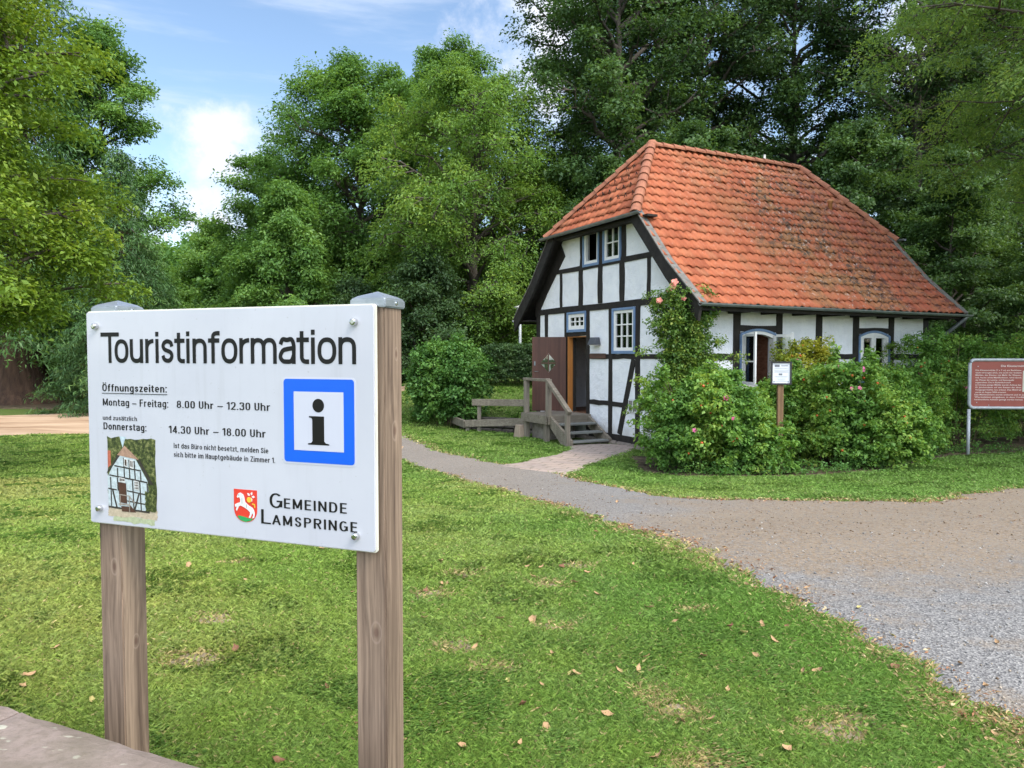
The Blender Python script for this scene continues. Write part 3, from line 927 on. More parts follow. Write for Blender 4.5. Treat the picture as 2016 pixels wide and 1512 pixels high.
def flower_mesh(name, r, mat, layers=1, seed=0):
    rng = random.Random(seed); mb = MB()
    for l in range(layers):
        rr = r * (1 - 0.27 * l); zz = 0.35 * r * l
        for k in range(5):
            a = 2 * math.pi * k / 5 + l * .6 + rng.uniform(-.1, .1)
            ca, sa = math.cos(a), math.sin(a)
            P = lambda u, w, z: (u * ca - w * sa, u * sa + w * ca, z + zz)
            mb.add([P(0, 0, 0), P(rr * .6, -rr * .42, rr * .18), P(rr, -rr * .2, rr * .3), P(rr, rr * .2, rr * .34), P(rr * .6, rr * .42, rr * .18)], [(0, 1, 2, 3, 4)])
    mb.lathe([(0.16 * r, 0), (0.2 * r, .18 * r + .3 * r * (layers - 1)), (0.06 * r, .3 * r + .3 * r * (layers - 1))], n=7)
    me_o = mb.build(name, mat)
    me = me_o.data
    bpy.data.objects.remove(me_o)
    return me


FLOWER_ME = flower_mesh('flower', 0.045, PETAL)
ROSE_ME = flower_mesh('rose_flower', 0.075, PETAL_CORAL, 3, 4)
_h = MB().lathe([(0.004, -0.012), (0.013, -0.006), (0.015, 0.003), (0.01, 0.012), (0.004, 0.017)], n=8).build('rose_hip', HIP, smooth=True)
HIP_ME = _h.data
bpy.data.objects.remove(_h)


def put_parts(root, me, name, pts, seed, toward=(-0.3, -1, 0.5), scale=(0.8, 1.3)):
    rng = random.Random(seed)
    for p in pts:
        o = link(name, me, None, root)
        o.location = tuple(p)
        q = Vector(toward) + Vector((rng.uniform(-.5, .5), rng.uniform(-.3, .3), rng.uniform(-.4, .4)))
        o.rotation_euler = q.to_track_quat('Z', 'Y').to_euler()
        s = rng.uniform(*scale); o.scale = (s, s, s)


# trees -----------------------------------------------------------------
def build_trees():
    # left foreground
    make_tree('broadleaf_tree', 'big broadleaf tree with large yellow-green leaves filling the upper left edge', -10.3, 12.4, 13.5, 4.0, 2.9, LM['lime'], 11, prof=lambda h: max(.15, min(1, .8 + h) * (1 - .75 * h ** 1.1)), limbs=100, subs=7, per=96, leaf=0.118, aspect=0.5,
              spread=0.46, trunk_r=0.2, up=0.5, droop=0.25)
    make_conifer('broad_conifer', 'huge dark conifer with flared reddish trunk standing behind the sand track', -22.3, 33.6, 24, 5.2, 3.1, LM['conifer'], 21, whorls=22, per_whorl=9, trunk_r=0.95, tuft=0.8, per=50, leaf=0.3, droop=1.0, flare=1.75, prof=lambda h: max(.05, (1 - h) ** .6))
    make_tree('tall_tree', 'tall narrow tree rising behind the big yellow-green tree on the left', -19.4, 35.5, 17.8, 4.3, 1.2, LM['mid'], 31, prof=lambda h: max(.1, (1 - h ** 1.7) ** .7), limbs=62, per=74, leaf=0.2, aspect=0.55, spread=0.66, trunk_r=0.28)
    make_conifer('blue_conifer', 'bluish green conifer with drooping boughs just above the left signpost cap', -14.9, 28.5, 9.8, 3.0, 0.3, LM['conifer'], 41, whorls=24, per_whorl=8, trunk_r=0.16, tuft=0.42, per=62, leaf=0.17, droop=0.75)
    t = make_tree('distant_tree', 'pale green rounded tree in the gap beneath the white cloud', -22.5, 56, 11.0, 4.3, 0.6, LM['ash'], 51, prof=prof_low, limbs=34, per=60, leaf=0.26, aspect=0.6, spread=0.8, trunk_r=0.25)
    m = make_tree('maple_tree', 'darker maple with dense layered leaves left of the purple shrub', -19.0, 50.0, 8.6, 3.0, 0.4, LM['mid'], 52, prof=prof_low, limbs=30, per=60, leaf=0.26, aspect=0.7, spread=0.7, trunk_r=0.22)
    tree_copy(m, -21.5, 43.5, 'dull green tree just right of the bluish conifer', 2.1, (0.8, 0.8, 0.95))
    tree_copy(m, -13.0, 52.0, 'dark green tree right of the purple shrub above the board', 4.0, (0.9, 0.9, 0.8))
    make_tree('purple_tree', 'small purple-leaved tree above the middle of the sign board', -16.6, 46.0, 5.6, 1.15, 0.6, LM['purple'], 53, limbs=18, subs=4, per=60, leaf=0.2, aspect=0.6, spread=0.5, trunk_r=0.1, prof=prof_low)
    # central group
    make_tree('ash_tree', 'tall spreading tree with rounded crown above the right signpost', -7.6, 38.0, 16.4, 5.1, 2.0, LM['mid'], 61, prof=prof_broad, limbs=84, subs=8, per=74, leaf=0.22, aspect=0.42, spread=0.74, trunk_r=0.34, limb_r=0.06, squash=(1, .8))
    make_tree('ash_tree', 'smaller airy tree at the left end of the central tree group', -13.8, 42.5, 13.4, 2.7, 1.5, LM['mid'], 62, prof=prof_broad, limbs=40, subs=6, per=70, leaf=0.23, aspect=0.42, spread=0.66, trunk_r=0.2)
    make_tree('ash_tree', 'low broad tree with yellowish upper boughs at the front left of the group', -10.2, 33.5, 9.8, 3.7, 0.3, LM['mid'], 63, prof=prof_low, limbs=60, subs=7, per=70, leaf=0.2, aspect=0.42, spread=0.56, trunk_r=0.25, droop=0.4)
    make_tree('ash_tree', 'highest tree of the central group showing its twin tops against the cloud', -4.0, 47.0, 19.9, 4.1, 4.0, LM['mid'], 64, prof=prof_broad, limbs=58, subs=7, per=70, leaf=0.26, aspect=0.42, spread=0.8, trunk_r=0.34)
    make_tree('willowy_ash', 'light green feathery tree with drooping yellowish sprays left of the house roof', -1.7, 33.0, 13.4, 5.0, 0.9, LM['ash'], 65, prof=prof_broad, limbs=84, subs=7, per=74, leaf=0.18, aspect=0.36, spread=0.62, trunk_r=0.3, droop=0.55, limb_r=0.05)
    make_tree('yew_tree', 'dark leafy undergrowth tree below the feathery tree and behind the hazel bush', -3.6, 30.4, 5.2, 2.6, 0.2, LM['deep'], 66, prof=prof_low, limbs=34, subs=6, per=70, leaf=0.15, aspect=0.5, spread=0.5, trunk_r=0.14, droop=0.3)
    make_tree('yew_tree', 'dark leafy undergrowth tree directly behind the right signpost', -7.0, 32.6, 5.0, 2.7, 0.1, LM['deep'], 67, prof=prof_low, limbs=34, subs=6, per=70, leaf=0.16, aspect=0.5, spread=0.5, trunk_r=0.14, droop=0.3)
    make_tree('light_tree', 'yellow-green tree peeping out between the dark trees and the roof hip', 2.4, 35.0, 11.2, 2.6, 1.0, LM['ash'], 68, prof=prof_low, limbs=32, subs=6, per=60, leaf=0.2, aspect=0.4, spread=0.55, trunk_r=0.2)
    # tall dark trees behind the house
    h1 = make_tree('dark_tree', 'tall dark tree rising left of the roof ridge with a leafy left edge', 4.9, 34.5, 25.0, 4.5, 4.5, LM['dark'], 71, prof=prof_col, limbs=78, subs=7, per=64, leaf=0.21, aspect=0.55, spread=0.68, trunk_r=0.36, limb_r=0.06)
    h2 = make_tree('dark_tree', 'tall dark tree behind the middle of the roof ridge', 9.4, 37.5, 26.5, 4.7, 4.5, LM['deep'], 72, prof=prof_col, limbs=76, subs=7, per=64, leaf=0.22, aspect=0.55, spread=0.7, trunk_r=0.34, limb_r=0.06)
    tree_copy(h1, 14.2, 38.0, 'tall dark tree behind the right end of the roof ridge', 2.3, (1.0, 1.0, 1.04))
    tree_copy(h2, 18.4, 34.0, 'tall dark tree behind the right roof hip', 4.1, (0.98, 0.98, 0.95))
    tree_copy(h1, 22.6, 36.5, 'tall dark tree at the right edge beyond the brown panel', 1.2, (1.05, 1.05, 1.0))
    tree_copy(h2, 7.0, 45.0, 'far dark tree glimpsed between the two trees left of the ridge', 5.2, (1.1, 1.1, 1.1))
    tree_copy(h1, 27.0, 40.0, 'far dark tree behind the overhanging feathery boughs', 3.2, (1.1, 1.1, 1.0))
    d2 = make_tree('leafy_tree', 'mid-height fresh green tree just behind the roof ridge', 7.6, 30.5, 11.5, 2.6, 2.5, LM['dark'], 73, limbs=34, subs=6, per=60, leaf=0.19, aspect=0.55, spread=0.52, trunk_r=0.16)
    tree_copy(d2, 13.6, 29.6, 'mid-height brighter tree behind the right roof hip', 1.0, (0.95, 0.95, 0.98))
    tree_copy(d2, 3.9, 31.2, 'mid-height tree behind the left roof hip', 2.7, (0.85, 0.85, 0.9))
    # understory to the right of the house
    u1 = make_tree('understory_tree', 'layered green undergrowth tree right of the roof verge', 15.6, 26.5, 8.6, 2.9, 0.4, LM['dark'], 74, prof=prof_low, limbs=40, subs=6, per=70, leaf=0.15, aspect=0.55, spread=0.5, trunk_r=0.13, flat=0.35)
    tree_copy(u1, 19.4, 25.0, 'layered green undergrowth tree above the brown panel', 2.0, (1.0, 1.0, 0.95))
    tree_copy(u1, 18.2, 30.5, 'taller undergrowth tree further behind the roof verge', 3.6, (1.2, 1.2, 1.25))
    tree_copy(u1, 23.5, 28.5, 'undergrowth tree at the right picture edge', 0.7, (1.1, 1.1, 1.2))
    # overhanging boughs from the right
    make_tree('robinia_tree', 'feathery robinia whose light boughs overhang the upper right corner', 15.2, 15.5, 16.5, 7.6, 5.2, LM['robinia'], 75, limbs=104, subs=10, per=104, leaf=0.125, aspect=0.34, spread=0.46, trunk_r=0.28, droop=0.6, up=0.5, limb_r=0.018)
    # closing the view behind
    far = make_tree('background_tree', 'background tree far behind the sand track on the left', -31, 47, 13, 4.8, 0.3, LM['dark'], 81, prof=prof_low, limbs=34, subs=6, per=64, leaf=0.3, aspect=0.6, spread=0.9, trunk_r=0.3, group='background trees closing the view')
    for i, (x, y, s, l) in enumerate((
            (-24.5, 45.5, .75, 'background tree behind the flared conifer trunk'), (-14.5, 60, 1.0, 'background tree hidden low behind the small purple tree'),
            (-6.5, 58, 1.1, 'background tree behind the tall rounded crown'), (1.5, 54, 1.1, 'background tree behind the feathery light tree'),
            (10, 56, 1.2, 'background tree far behind the roof ridge'), (19, 52, 1.2, 'background tree far behind the right roof hip'),
            (28, 50, 1.3, 'background tree far behind the brown panel'), (36, 44, 1.3, 'background tree beyond the right picture edge'),
            (-40, 52, 1.2, 'background tree at the far left picture edge'), (5.5, 41, .72, 'background tree close behind the left roof hip'), (14.5, 44, .8, 'background tree close behind the ridge right end'),
            (24, 43.5, .8, 'background tree behind the undergrowth on the right'), (-29, 40, .5, 'low background tree left of the flared conifer trunk'), (-18.5, 39.5, .42, 'low background tree between conifer trunk and sign board'))):
        tree_copy(far, x, y, l, i * 1.7, (s, s, s), 'background trees closing the view')


build_trees()


def far_wood():
    rng = np.random.default_rng(99)
    root_z = 0
    cen, outw = [], []
    for i in range(260):
        x = -75 + 75 * rng.random(); y = 118 + 30 * rng.random()
        b = gzf(x, y); h = 9 + 5 * rng.random(); r = 3 + 1.5 * rng.random()
        for k in range(26):
            u = rng.random(); az = rng.random() * 6.28
            cen.append((x + math.cos(az) * r * math.sin(math.pi * (.15 + .8 * u)), y + math.sin(az) * r * .8 * math.sin(math.pi * (.15 + .8 * u)), b + h * u))
            outw.append((math.cos(az), math.sin(az), .6))
    o = foliage('far_wood', rng, np.array(cen), np.array(outw), 1.5, 16, 0.7, 0.7, LM['mid'], None)
    tag(o, 'far wooded hillside seen in the gap under the clouds', 'wood', kind='stuff')


far_wood()


# shrubs ----------------------------------------------------------------
def build_shrubs():
    rng = np.random.default_rng(7)
    G = 'rose bushes in front of the mill house'
    r1, c1 = make_shrub('rose_bush', 'wide rose bush left of the small framed notice, near the house corner', 3.88, 14.35, 1.32, 1.0, 1.93, LM['rose'], 101, n=1150, per=48, leaf=0.074, spread=0.13, group=G, lumpy=0.3, shape=0.6)
    r2, c2 = make_shrub('rose_bush', 'largest rose bush, right of the small framed notice', 6.95, 15.05, 1.5, 1.05, 2.05, LM['rose'], 102, n=1400, per=48, leaf=0.074, spread=0.13, group=G, lumpy=0.3, shape=0.6)
    r3, c3 = make_shrub('rose_bush', 'upright yellowing rose bush in front of the open arched window', 6.55, 16.55, 0.75, 0.55, 2.55, LM['gold'], 103, n=480, per=44, leaf=0.07, spread=0.15, group=G, lumpy=0.4, fill=0.6)
    r4, c4 = make_shrub('rose_bush', 'tall rose bush behind the left post of the brown panel', 10.7, 18.3, 1.9, 1.05, 2.75, LM['rose'], 104, n=1100, per=44, leaf=0.066, spread=0.15, group=G, lumpy=0.3, base=0.2, stems=110)
    r5, c5 = make_shrub('rose_bush', 'rose bush behind the brown panel at the right picture edge', 13.9, 18.9, 1.9, 1.1, 3.0, LM['rose'], 105, n=1000, per=44, leaf=0.066, spread=0.16, group=G, lumpy=0.3, base=0.2, stems=110)
    r6, c6 = make_shrub('rose_bush', 'smaller rose bush behind the framed notice post', 5.35, 15.2, 0.7, 0.6, 1.85, LM['rose'], 106, n=400, per=44, leaf=0.07, spread=0.13, group=G, lumpy=0.4, fill=0.7)
    r7, c7 = make_shrub('rose_bush', 'low rose bush between the largest bush and the brown panel', 8.9, 16.9, 0.95, 0.75, 1.9, LM['rose'], 107, n=420, per=42, leaf=0.064, spread=0.15, group=G, lumpy=0.35)
    make_shrub('rose_bush', 'lowest rose bush, crouching at the foot of the framed notice post', 4.72, 13.72, 0.5, 0.36, 0.95, LM['rose'], 108, n=200, per=44, leaf=0.07, spread=0.12, group=G, lumpy=0.4)
    for root, c, k, hips, sd in ((r1, c1, 3, 16, 1), (r2, c2, 5, 26, 2), (r4, c4, 3, 8, 3), (r5, c5, 1, 6, 4), (r7, c7, 2, 6, 5), (r3, c3, 1, 6, 6)):
        put_parts(root, FLOWER_ME, 'flower', pick_surface(c, rng, k), sd)
        put_parts(root, HIP_ME, 'rose_hip', pick_surface(c, rng, hips), sd + 20, scale=(1.1, 1.9))
    # climbing rose on the house corner
    root = empty('climbing_rose', (3.72, 15.75, gzf(3.7, 15.7)), 0, 'climbing rose with coral flowers growing up the house corner', 'climbing rose')
    n = 880
    zf = rng.random(n) ** 0.85
    az = rng.random(n) * 6.283
    w = (0.72 - 0.38 * zf) * (0.7 + 0.3 * np.sin(7 * zf + 1.0)) + 0.2
    rr = np.sqrt(rng.random(n))
    off = np.stack([-0.25 * (zf - .3), 0 * zf], -1)
    c = np.stack([off[:, 0] + w * rr * np.cos(az) * 1.15, w * rr * np.sin(az) * 0.55 - 0.1, 0.55 + 2.95 * zf + 0.1 * rng.normal(size=n)], -1)
    # trailing sprays
    sp = []
    for a, b in (((-0.3, -.1, 1.9), (-1.15, -.35, 1.72)), ((.2, -.1, 2.1), (.72, -.3, 1.75)), ((-.2, -.1, 3.0), (-.78, -.2, 3.55)), ((-.1, -.1, 3.2), (-.42, -.15, 3.62)), ((.3, -.1, 2.6), (.6, -.3, 2.45)), ((-.2, 0, 1.5), (-.95, -.3, 1.3)), ((.3, -.1, 1.6), (.75, -.35, 1.35)), ((-.3, -.1, 2.3), (-1.0, -.3, 2.25)), ((-.2, -.1, 2.7), (-.85, -.25, 2.95)), ((-.4, -.1, 1.4), (-1.3, -.3, 1.05)), ((.3, -.1, 2.2), (.95, -.3, 2.15)), ((.2, -.1, 2.8), (.55, -.25, 3.1)), ((.3, -.1, 1.2), (1.05, -.35, 1.15))):
        for t in np.linspace(0, 1, 9): sp.append(np.array(a) * (1 - t) + np.array(b) * t + rng.normal(size=3) * .05)
    c = np.concatenate([c, np.array(sp)])
    o = np.stack([c[:, 0], c[:, 1] - .3, np.full(len(c), .4)], -1)
    foliage('foliage', rng, c, o, 0.13, 36, 0.062, 0.6, LM['climber'], root, 0.2, 0.7, 0.7)
    mb = MB()
    for i in range(14):
        q = c[rng.integers(len(c))]
        b = Vector((rng.normal() * .15, rng.normal() * .1, -.05))
        mb.tube([b, Vector((b.x * .8, b.y, q[2] * .5)), Vector(tuple(q))], [.016, .012, .006], 5, False)
    mb.build('stems', STEM, root)
    put_parts(root, ROSE_ME, 'flower', [(-.36, -.2, 3.66), (-.44, -.22, 3.56), (-.66, -.3, 3.36), (-.16, -.3, 3.4), (-.33, -.25, 3.74)], 9, scale=(.8, 1.1))
    # around the mill stream
    make_shrub('hazel_bush', 'round dense green bush growing over the low wooden rails', -1.95, 23.3, 1.18, 0.95, 2.55, LM['hazel'], 111, n=820, per=42, leaf=0.1, aspect=0.7, spread=0.2, lumpy=0.18, stems=20, base=0.12)
    make_shrub('hazel_bush', 'lighter green airy bush behind the round dense bush', -1.9, 26.6, 1.5, 0.8, 1.25, LM['hazel'], 112, n=500, per=34, leaf=0.09, aspect=0.55, spread=0.2, lumpy=0.25, fill=0.6)
    make_shrub('clipped_hedge', 'dark clipped hedge left of the open door', 0.35, 26.9, 1.55, 0.55, 1.35, LM['deep'], 113, n=900, per=44, leaf=0.075, aspect=0.6, spread=0.14, lumpy=0.06, cat='hedge', squarish=True, fill=0.25, parent_z=0.45)
    make_shrub('light_bush', 'pale yellow-green bush behind the lamp post', 1.6, 31.0, 1.2, 0.9, 3.2, LM['ash'], 114, n=420, per=40, leaf=0.12, aspect=0.5, spread=0.26, lumpy=0.3)
    make_shrub('low_bush', 'low bright green nettles beyond the dirt path', -5.2, 33.0, 3.0, 0.8, 0.9, LM['hazel'], 115, n=500, per=36, leaf=0.12, spread=0.22, lumpy=0.3)
    make_shrub('gold_bush', 'small yellow-green bush under the downpipe behind the house', 12.6, 22.6, 1.1, 0.8, 2.1, LM['gold'], 116, n=300, per=40, leaf=0.1, aspect=0.6, spread=0.2, lumpy=0.3)
    make_shrub('gold_bush', 'yellowish low bush above the top edge of the sign board', -15.6, 42, 1.5, 0.9, 1.9, LM['ash'], 117, n=300, per=40, leaf=0.16, aspect=0.6, spread=0.28, lumpy=0.3)
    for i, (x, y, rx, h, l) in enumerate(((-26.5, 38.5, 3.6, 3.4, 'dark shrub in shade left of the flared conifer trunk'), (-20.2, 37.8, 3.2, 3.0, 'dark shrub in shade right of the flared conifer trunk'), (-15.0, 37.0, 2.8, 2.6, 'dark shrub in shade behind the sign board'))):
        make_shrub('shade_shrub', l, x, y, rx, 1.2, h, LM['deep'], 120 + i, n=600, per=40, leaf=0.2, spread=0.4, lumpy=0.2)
    # weeds at the edge of the bed
    m = 520
    t = rng.random(m); k = (t * 6).astype(int); fr = t * 6 - k
    front = np.array(BED[1:8]); p = front[k] * (1 - fr)[:, None] + front[k + 1] * fr[:, None]
    p = p + rng.normal(size=(m, 2)) * np.array([.18, .2]) + np.array([-.05, .3])
    c = np.stack([p[:, 0], p[:, 1], gz(p[:, 0], p[:, 1]) + 0.02 + 0.18 * rng.random(m) ** 2], -1)
    o = foliage('ground_weeds', rng, c, np.tile([0, -.3, 1.0], (m, 1)), 0.1, 14, 0.05, 0.5, LM['hazel'], None)
    tag(o, 'low weeds sprouting along the edge of the rose bed', 'weeds', kind='stuff')


build_shrubs()

# ------------------------------------------------------------------ the mill house
def plaster_mat():
    m, nt, N, L, b = nodes_of('white_plaster')
    vec = mapped(N, L, 'Object')
    c = ramp(N, L, noise_n(N, L, vec, 2.4, 6.0), [(0.3, (0.74, 0.76, 0.80)), (0.7, (0.86, 0.87, 0.89))])
    drip = noise_n(N, L, mapped(N, L, 'Object', (3, 3, 0.35)), 3.0, 6.0, 0.65)
    c = mixc(N, L, maprange(N, L, drip, 0.56, 0.74, 0, 0.22), c, (0.50, 0.47, 0.40))
    spot = noise_n(N, L, vec, 13.0, 3.0)
    c = mixc(N, L, maprange(N, L, spot, 0.66, 0.72, 0, 0.35), c, (0.45, 0.42, 0.36))
    sx = N.new('ShaderNodeSeparateXYZ'); L.new(vec, sx.inputs[0])
    ad = N.new('ShaderNodeMath'); ad.operation = 'MULTIPLY_ADD'; ad.inputs[1].default_value = 0.7
    L.new(noise_n(N, L, vec, 3.5, 6.0), ad.inputs[0]); L.new(sx.outputs['Z'], ad.inputs[2])
    c = mixc(N, L, maprange(N, L, ad.outputs[0], 0.25, -0.2, 0, 0.45), c, (0.36, 0.33, 0.27))
    L.new(c, b.inputs['Base Color'])
    b.inputs['Roughness'].default_value = 0.9; b.inputs['Specular IOR Level'].default_value = 0.2
    hm = N.new('ShaderNodeMath'); hm.operation = 'MULTIPLY_ADD'; hm.inputs[1].default_value = 2.0
    L.new(noise_n(N, L, vec, 6.0, 3.0), hm.inputs[0]); L.new(noise_n(N, L, vec, 34.0, 5.0), hm.inputs[2])
    bump(N, L, b, hm.outputs[0], 0.8, 0.02)
    return m


PLASTER = plaster_mat()
TIMBER = simple('black_timber', (0.012, 0.010, 0.009), (0.030, 0.026, 0.023), 0.7, 7.0, (1, 1, 1), 0.5, 40.0, dist=0.01, spec=0.3)
TIMBER_GREY = simple('weathered_board', (0.10, 0.095, 0.085), (0.2, 0.185, 0.165), 0.85, 12.0, (1, 1, 1), 0.4)
WHITE = simple('white_paint', (0.74, 0.73, 0.70), (0.82, 0.81, 0.79), 0.45, 9.0)
BLUE = simple('blue_grey_paint', (0.12, 0.20, 0.34), (0.17, 0.26, 0.42), 0.5, 9.0)
ZINC = simple('zinc', (0.16, 0.18, 0.19), (0.25, 0.27, 0.28), 0.45, 5.0, metal=0.5)
DARKIN = simple('dark_interior', (0.02, 0.017, 0.014), (0.03, 0.025, 0.02), 0.9, 3.0)
BRICKIN = simple('interior_brick', (0.17, 0.06, 0.03), (0.33, 0.15, 0.085), 0.9, 9.0, (1, 1, 2.5))
PINE = wood_grain('orange_pine', (0.38, 0.13, 0.03), (0.56, 0.23, 0.06), 'z', 40, 0.45, bump_s=0.05)
FLOORW = wood_grain('floor_wood', (0.12, 0.05, 0.025), (0.22, 0.10, 0.05), 'x', 30, 0.5, bump_s=0.05)
DOORW = wood_grain('brown_door', (0.06, 0.02, 0.011), (0.105, 0.038, 0.022), 'z', 30, 0.5, bump_s=0.12)
STONE = simple('plinth_stone', (0.16, 0.13, 0.11), (0.32, 0.28, 0.24), 0.9, 5.0, (1, 1, 1), 1.0, 12.0, dist=0.05)
CURTAIN = simple('pale_curtain', (0.30, 0.28, 0.23), (0.44, 0.41, 0.34), 0.9, 9.0, (6, 6, 0.3))


def glass_mat():
    m, nt, N, L, b = nodes_of('window_glass')
    gl = N.new('ShaderNodeBsdfGlossy'); gl.inputs['Roughness'].default_value = 0.02
    tr = N.new('ShaderNodeBsdfTransparent'); tr.inputs['Color'].default_value = (0.8, 0.83, 0.8, 1)
    fr = N.new('ShaderNodeFresnel'); fr.inputs['IOR'].default_value = 1.5
    mr = maprange(N, L, fr.outputs[0], 0, 1, 0.08, 1.0, False)
    mx = N.new('ShaderNodeMixShader')
    L.new(mr, mx.inputs[0]); L.new(tr.outputs[0], mx.inputs[1]); L.new(gl.outputs[0], mx.inputs[2])
    L.new(mx.outputs[0], N['Material Output'].inputs['Surface'])
    return m


GLASS = glass_mat()


def tile_mat():
    m, nt, N, L, b = nodes_of('clay_tiles')
    at = N.new('ShaderNodeAttribute'); at.attribute_name = 'tint'
    base = ramp(N, L, at.outputs['Fac'], [(0, (0.26, 0.069, 0.029)), (0.35, (0.37, 0.105, 0.045)), (0.75, (0.42, 0.132, 0.058)), (1.0, (0.32, 0.118, 0.056))])
    vec = mapped(N, L, 'Object')
    f = noise_n(N, L, vec, 5.0, 6.0, 0.65)
    base = mixc(N, L, maprange(N, L, f, 0.38, 0.7, 0, 0.55), base, (0.31, 0.09, 0.04))
    # moss, black lichen and pale lichen grow on the far, lower two thirds
    big = noise_n(N, L, vec, 0.55, 3.0)
    sx = N.new('ShaderNodeSeparateXYZ'); L.new(vec, sx.inputs[0])
    zone = maprange(N, L, sx.outputs['X'], 1.2, 4.5)
    zone2 = maprange(N, L, sx.outputs['X'], 4.5, 7.8)
    mo = N.new('ShaderNodeMath'); mo.operation = 'MULTIPLY'; L.new(zone, mo.inputs[0]); L.new(maprange(N, L, big, 0.33, 0.55), mo.inputs[1])
    fleck = noise_n(N, L, mapped(N, L, 'Object', (1.0, 0.55, 0.55)), 11.0, 7.0, 0.75)
    m1 = N.new('ShaderNodeMath'); m1.operation = 'MULTIPLY'; L.new(mo.outputs[0], m1.inputs[0]); L.new(maprange(N, L, fleck, 0.50, 0.56), m1.inputs[1])
    green = mixc(N, L, maprange(N, L, noise_n(N, L, vec, 1.1, 2.0), 0.42, 0.62, 0, 0.6), base, (0.26, 0.155, 0.06))
    base = mixc(N, L, zone, base, green)
    c = mixc(N, L, m1.outputs[0], base, (0.06, 0.045, 0.032))
    fl2 = noise_n(N, L, mapped(N, L, 'Object', (1.0, 0.6, 0.6), (0.3, 0, 0)), 17.0, 6.0, 0.7)
    z2 = maprange(N, L, noise_n(N, L, vec, 0.8, 2.0), 0.36, 0.6, 0.15, 1.0)
    m2 = N.new('ShaderNodeMath'); m2.operation = 'MULTIPLY'; L.new(z2, m2.inputs[0]); L.new(maprange(N, L, fl2, 0.575, 0.63), m2.inputs[1])
    m3 = N.new('ShaderNodeMath'); m3.operation = 'MULTIPLY'; L.new(m2.outputs[0], m3.inputs[0]); L.new(maprange(N, L, sx.outputs['X'], 0.0, 6.5, 0.12, 1.0), m3.inputs[1])
    c = mixc(N, L, m3.outputs[0], c, (0.46, 0.37, 0.31))
    red = mixc(N, L, zone2, c, mixc(N, L, 0.35, c, (0.36, 0.085, 0.06)))
    L.new(red, b.inputs['Base Color'])
    b.inputs['Roughness'].default_value = 0.75
    b.inputs['Specular IOR Level'].default_value = 0.3
    bump(N, L, b, fleck, 0.25, 0.01)
    return m


TILE = tile_mat()
RIDGE = simple('ridge_clay', (0.24, 0.085, 0.045), (0.38, 0.15, 0.08), 0.75, 4.0, (1, 1, 1), 0.3, 30.0)

HOUSE = empty('timber_house', (3.816, 16.0, 0), 0.468, 'white half-timbered mill house with black beams and an orange tiled half-hip roof', 'house')
LX, LY = 8.03, 6.8
ZR, YC = 6.96, 3.4
RX1, RX2 = 1.55, 6.94
OG, OR = 0.38, 0.42


def roof_z(y):
    y = min(y, 2 * YC - y)
    return 2.55 + 0.905 * (y + 0.75) if y < 0.3 else 3.5 + 1.116 * (y - 0.3)


YH, ZH = 1.42, 4.75


def gab(a, b, d): return (-d, a, b)           # gable wall: a = along, d = out of the wall
def sid(a, b, d): return (a, -d, b)           # long wall


def wall(name, outer, holes, f, mat, thick=0.22):
    loops = [outer] + [[(h[0], h[2]), (h[1], h[2]), (h[1], h[3]), (h[0], h[3])] for h in holes]
    return MB().prism(loops, -thick, 0.0, f).build(name, mat, HOUSE)


G_OPEN = [(4.30, 3.42 + .07, 3.84, 4.72), (3.25, 2.57, 3.84, 4.72), (4.08, 5.02, -0.1, 1.98), (4.12, 5.02, 2.14, 2.60), (1.96, 2.84, 1.55, 2.58)]
G_OPEN = [(min(a, b), max(a, b), c, d) for a, b, c, d in G_OPEN]
rz = lambda y: roof_z(y) - 0.16
g_out = [(0.02, -0.62), (LY - 0.02, -0.62), (LY - 0.02, rz(LY - .02)), (LY - 0.3, rz(LY - .3)), (LY - 1.45, 4.60), (LY - 1.72, 4.84), (1.72, 4.84), (1.45, 4.60), (0.3, rz(0.3)), (0.02, rz(0.02))]
GW = wall('gable_wall', g_out, G_OPEN, gab, PLASTER)
S_OPEN = [(1.47, 2.53, 0.72, 1.99), (5.36, 6.46, 0.86, 1.99)]
SW = wall('side_wall', [(0.225, -0.62), (LX, -0.62), (LX, 2.72), (0.225, 2.72)], S_OPEN, sid, PLASTER)
MB().prism([g_out], LX - 0.2, LX - 0.002, lambda a, b, d: (d, a, b)).build('rear_gable_wall', PLASTER, HOUSE)
MB().box(0.225, LX - .21, LY - .2, LY - 0.03, -.62, 2.7).build('back_wall', PLASTER, HOUSE)
MB().box(0.23, LX - .21, 0.23, LY - .21, -0.2, -0.1).build('floor_boards', FLOORW, HOUSE)
MB().box(0.23, LX - .21, 0.23, LY - .21, 2.66, 2.72).build('ceiling_boards', DARKIN, HOUSE)
iw = MB().box(2.6, 2.7, 0.23, LY - .21, -0.09, 2.65)
iw.build('inner_wall', BRICKIN, HOUSE)
MB().box(2.2, 2.55, 3.6, 5.4, 0.55, 0.62).box(2.22, 2.52, 3.7, 5.2, 0.12, 0.18).box(2.5, 2.56, 3.65, 3.72, -.09, .55).box(2.5, 2.56, 5.2, 5.27, -.09, .55).build('inner_shelf', DOORW, HOUSE)
MB().box(0.6, 0.7, 2.0, 5.0, 2.73, 4.8).build('attic_partition', DARKIN, HOUSE)

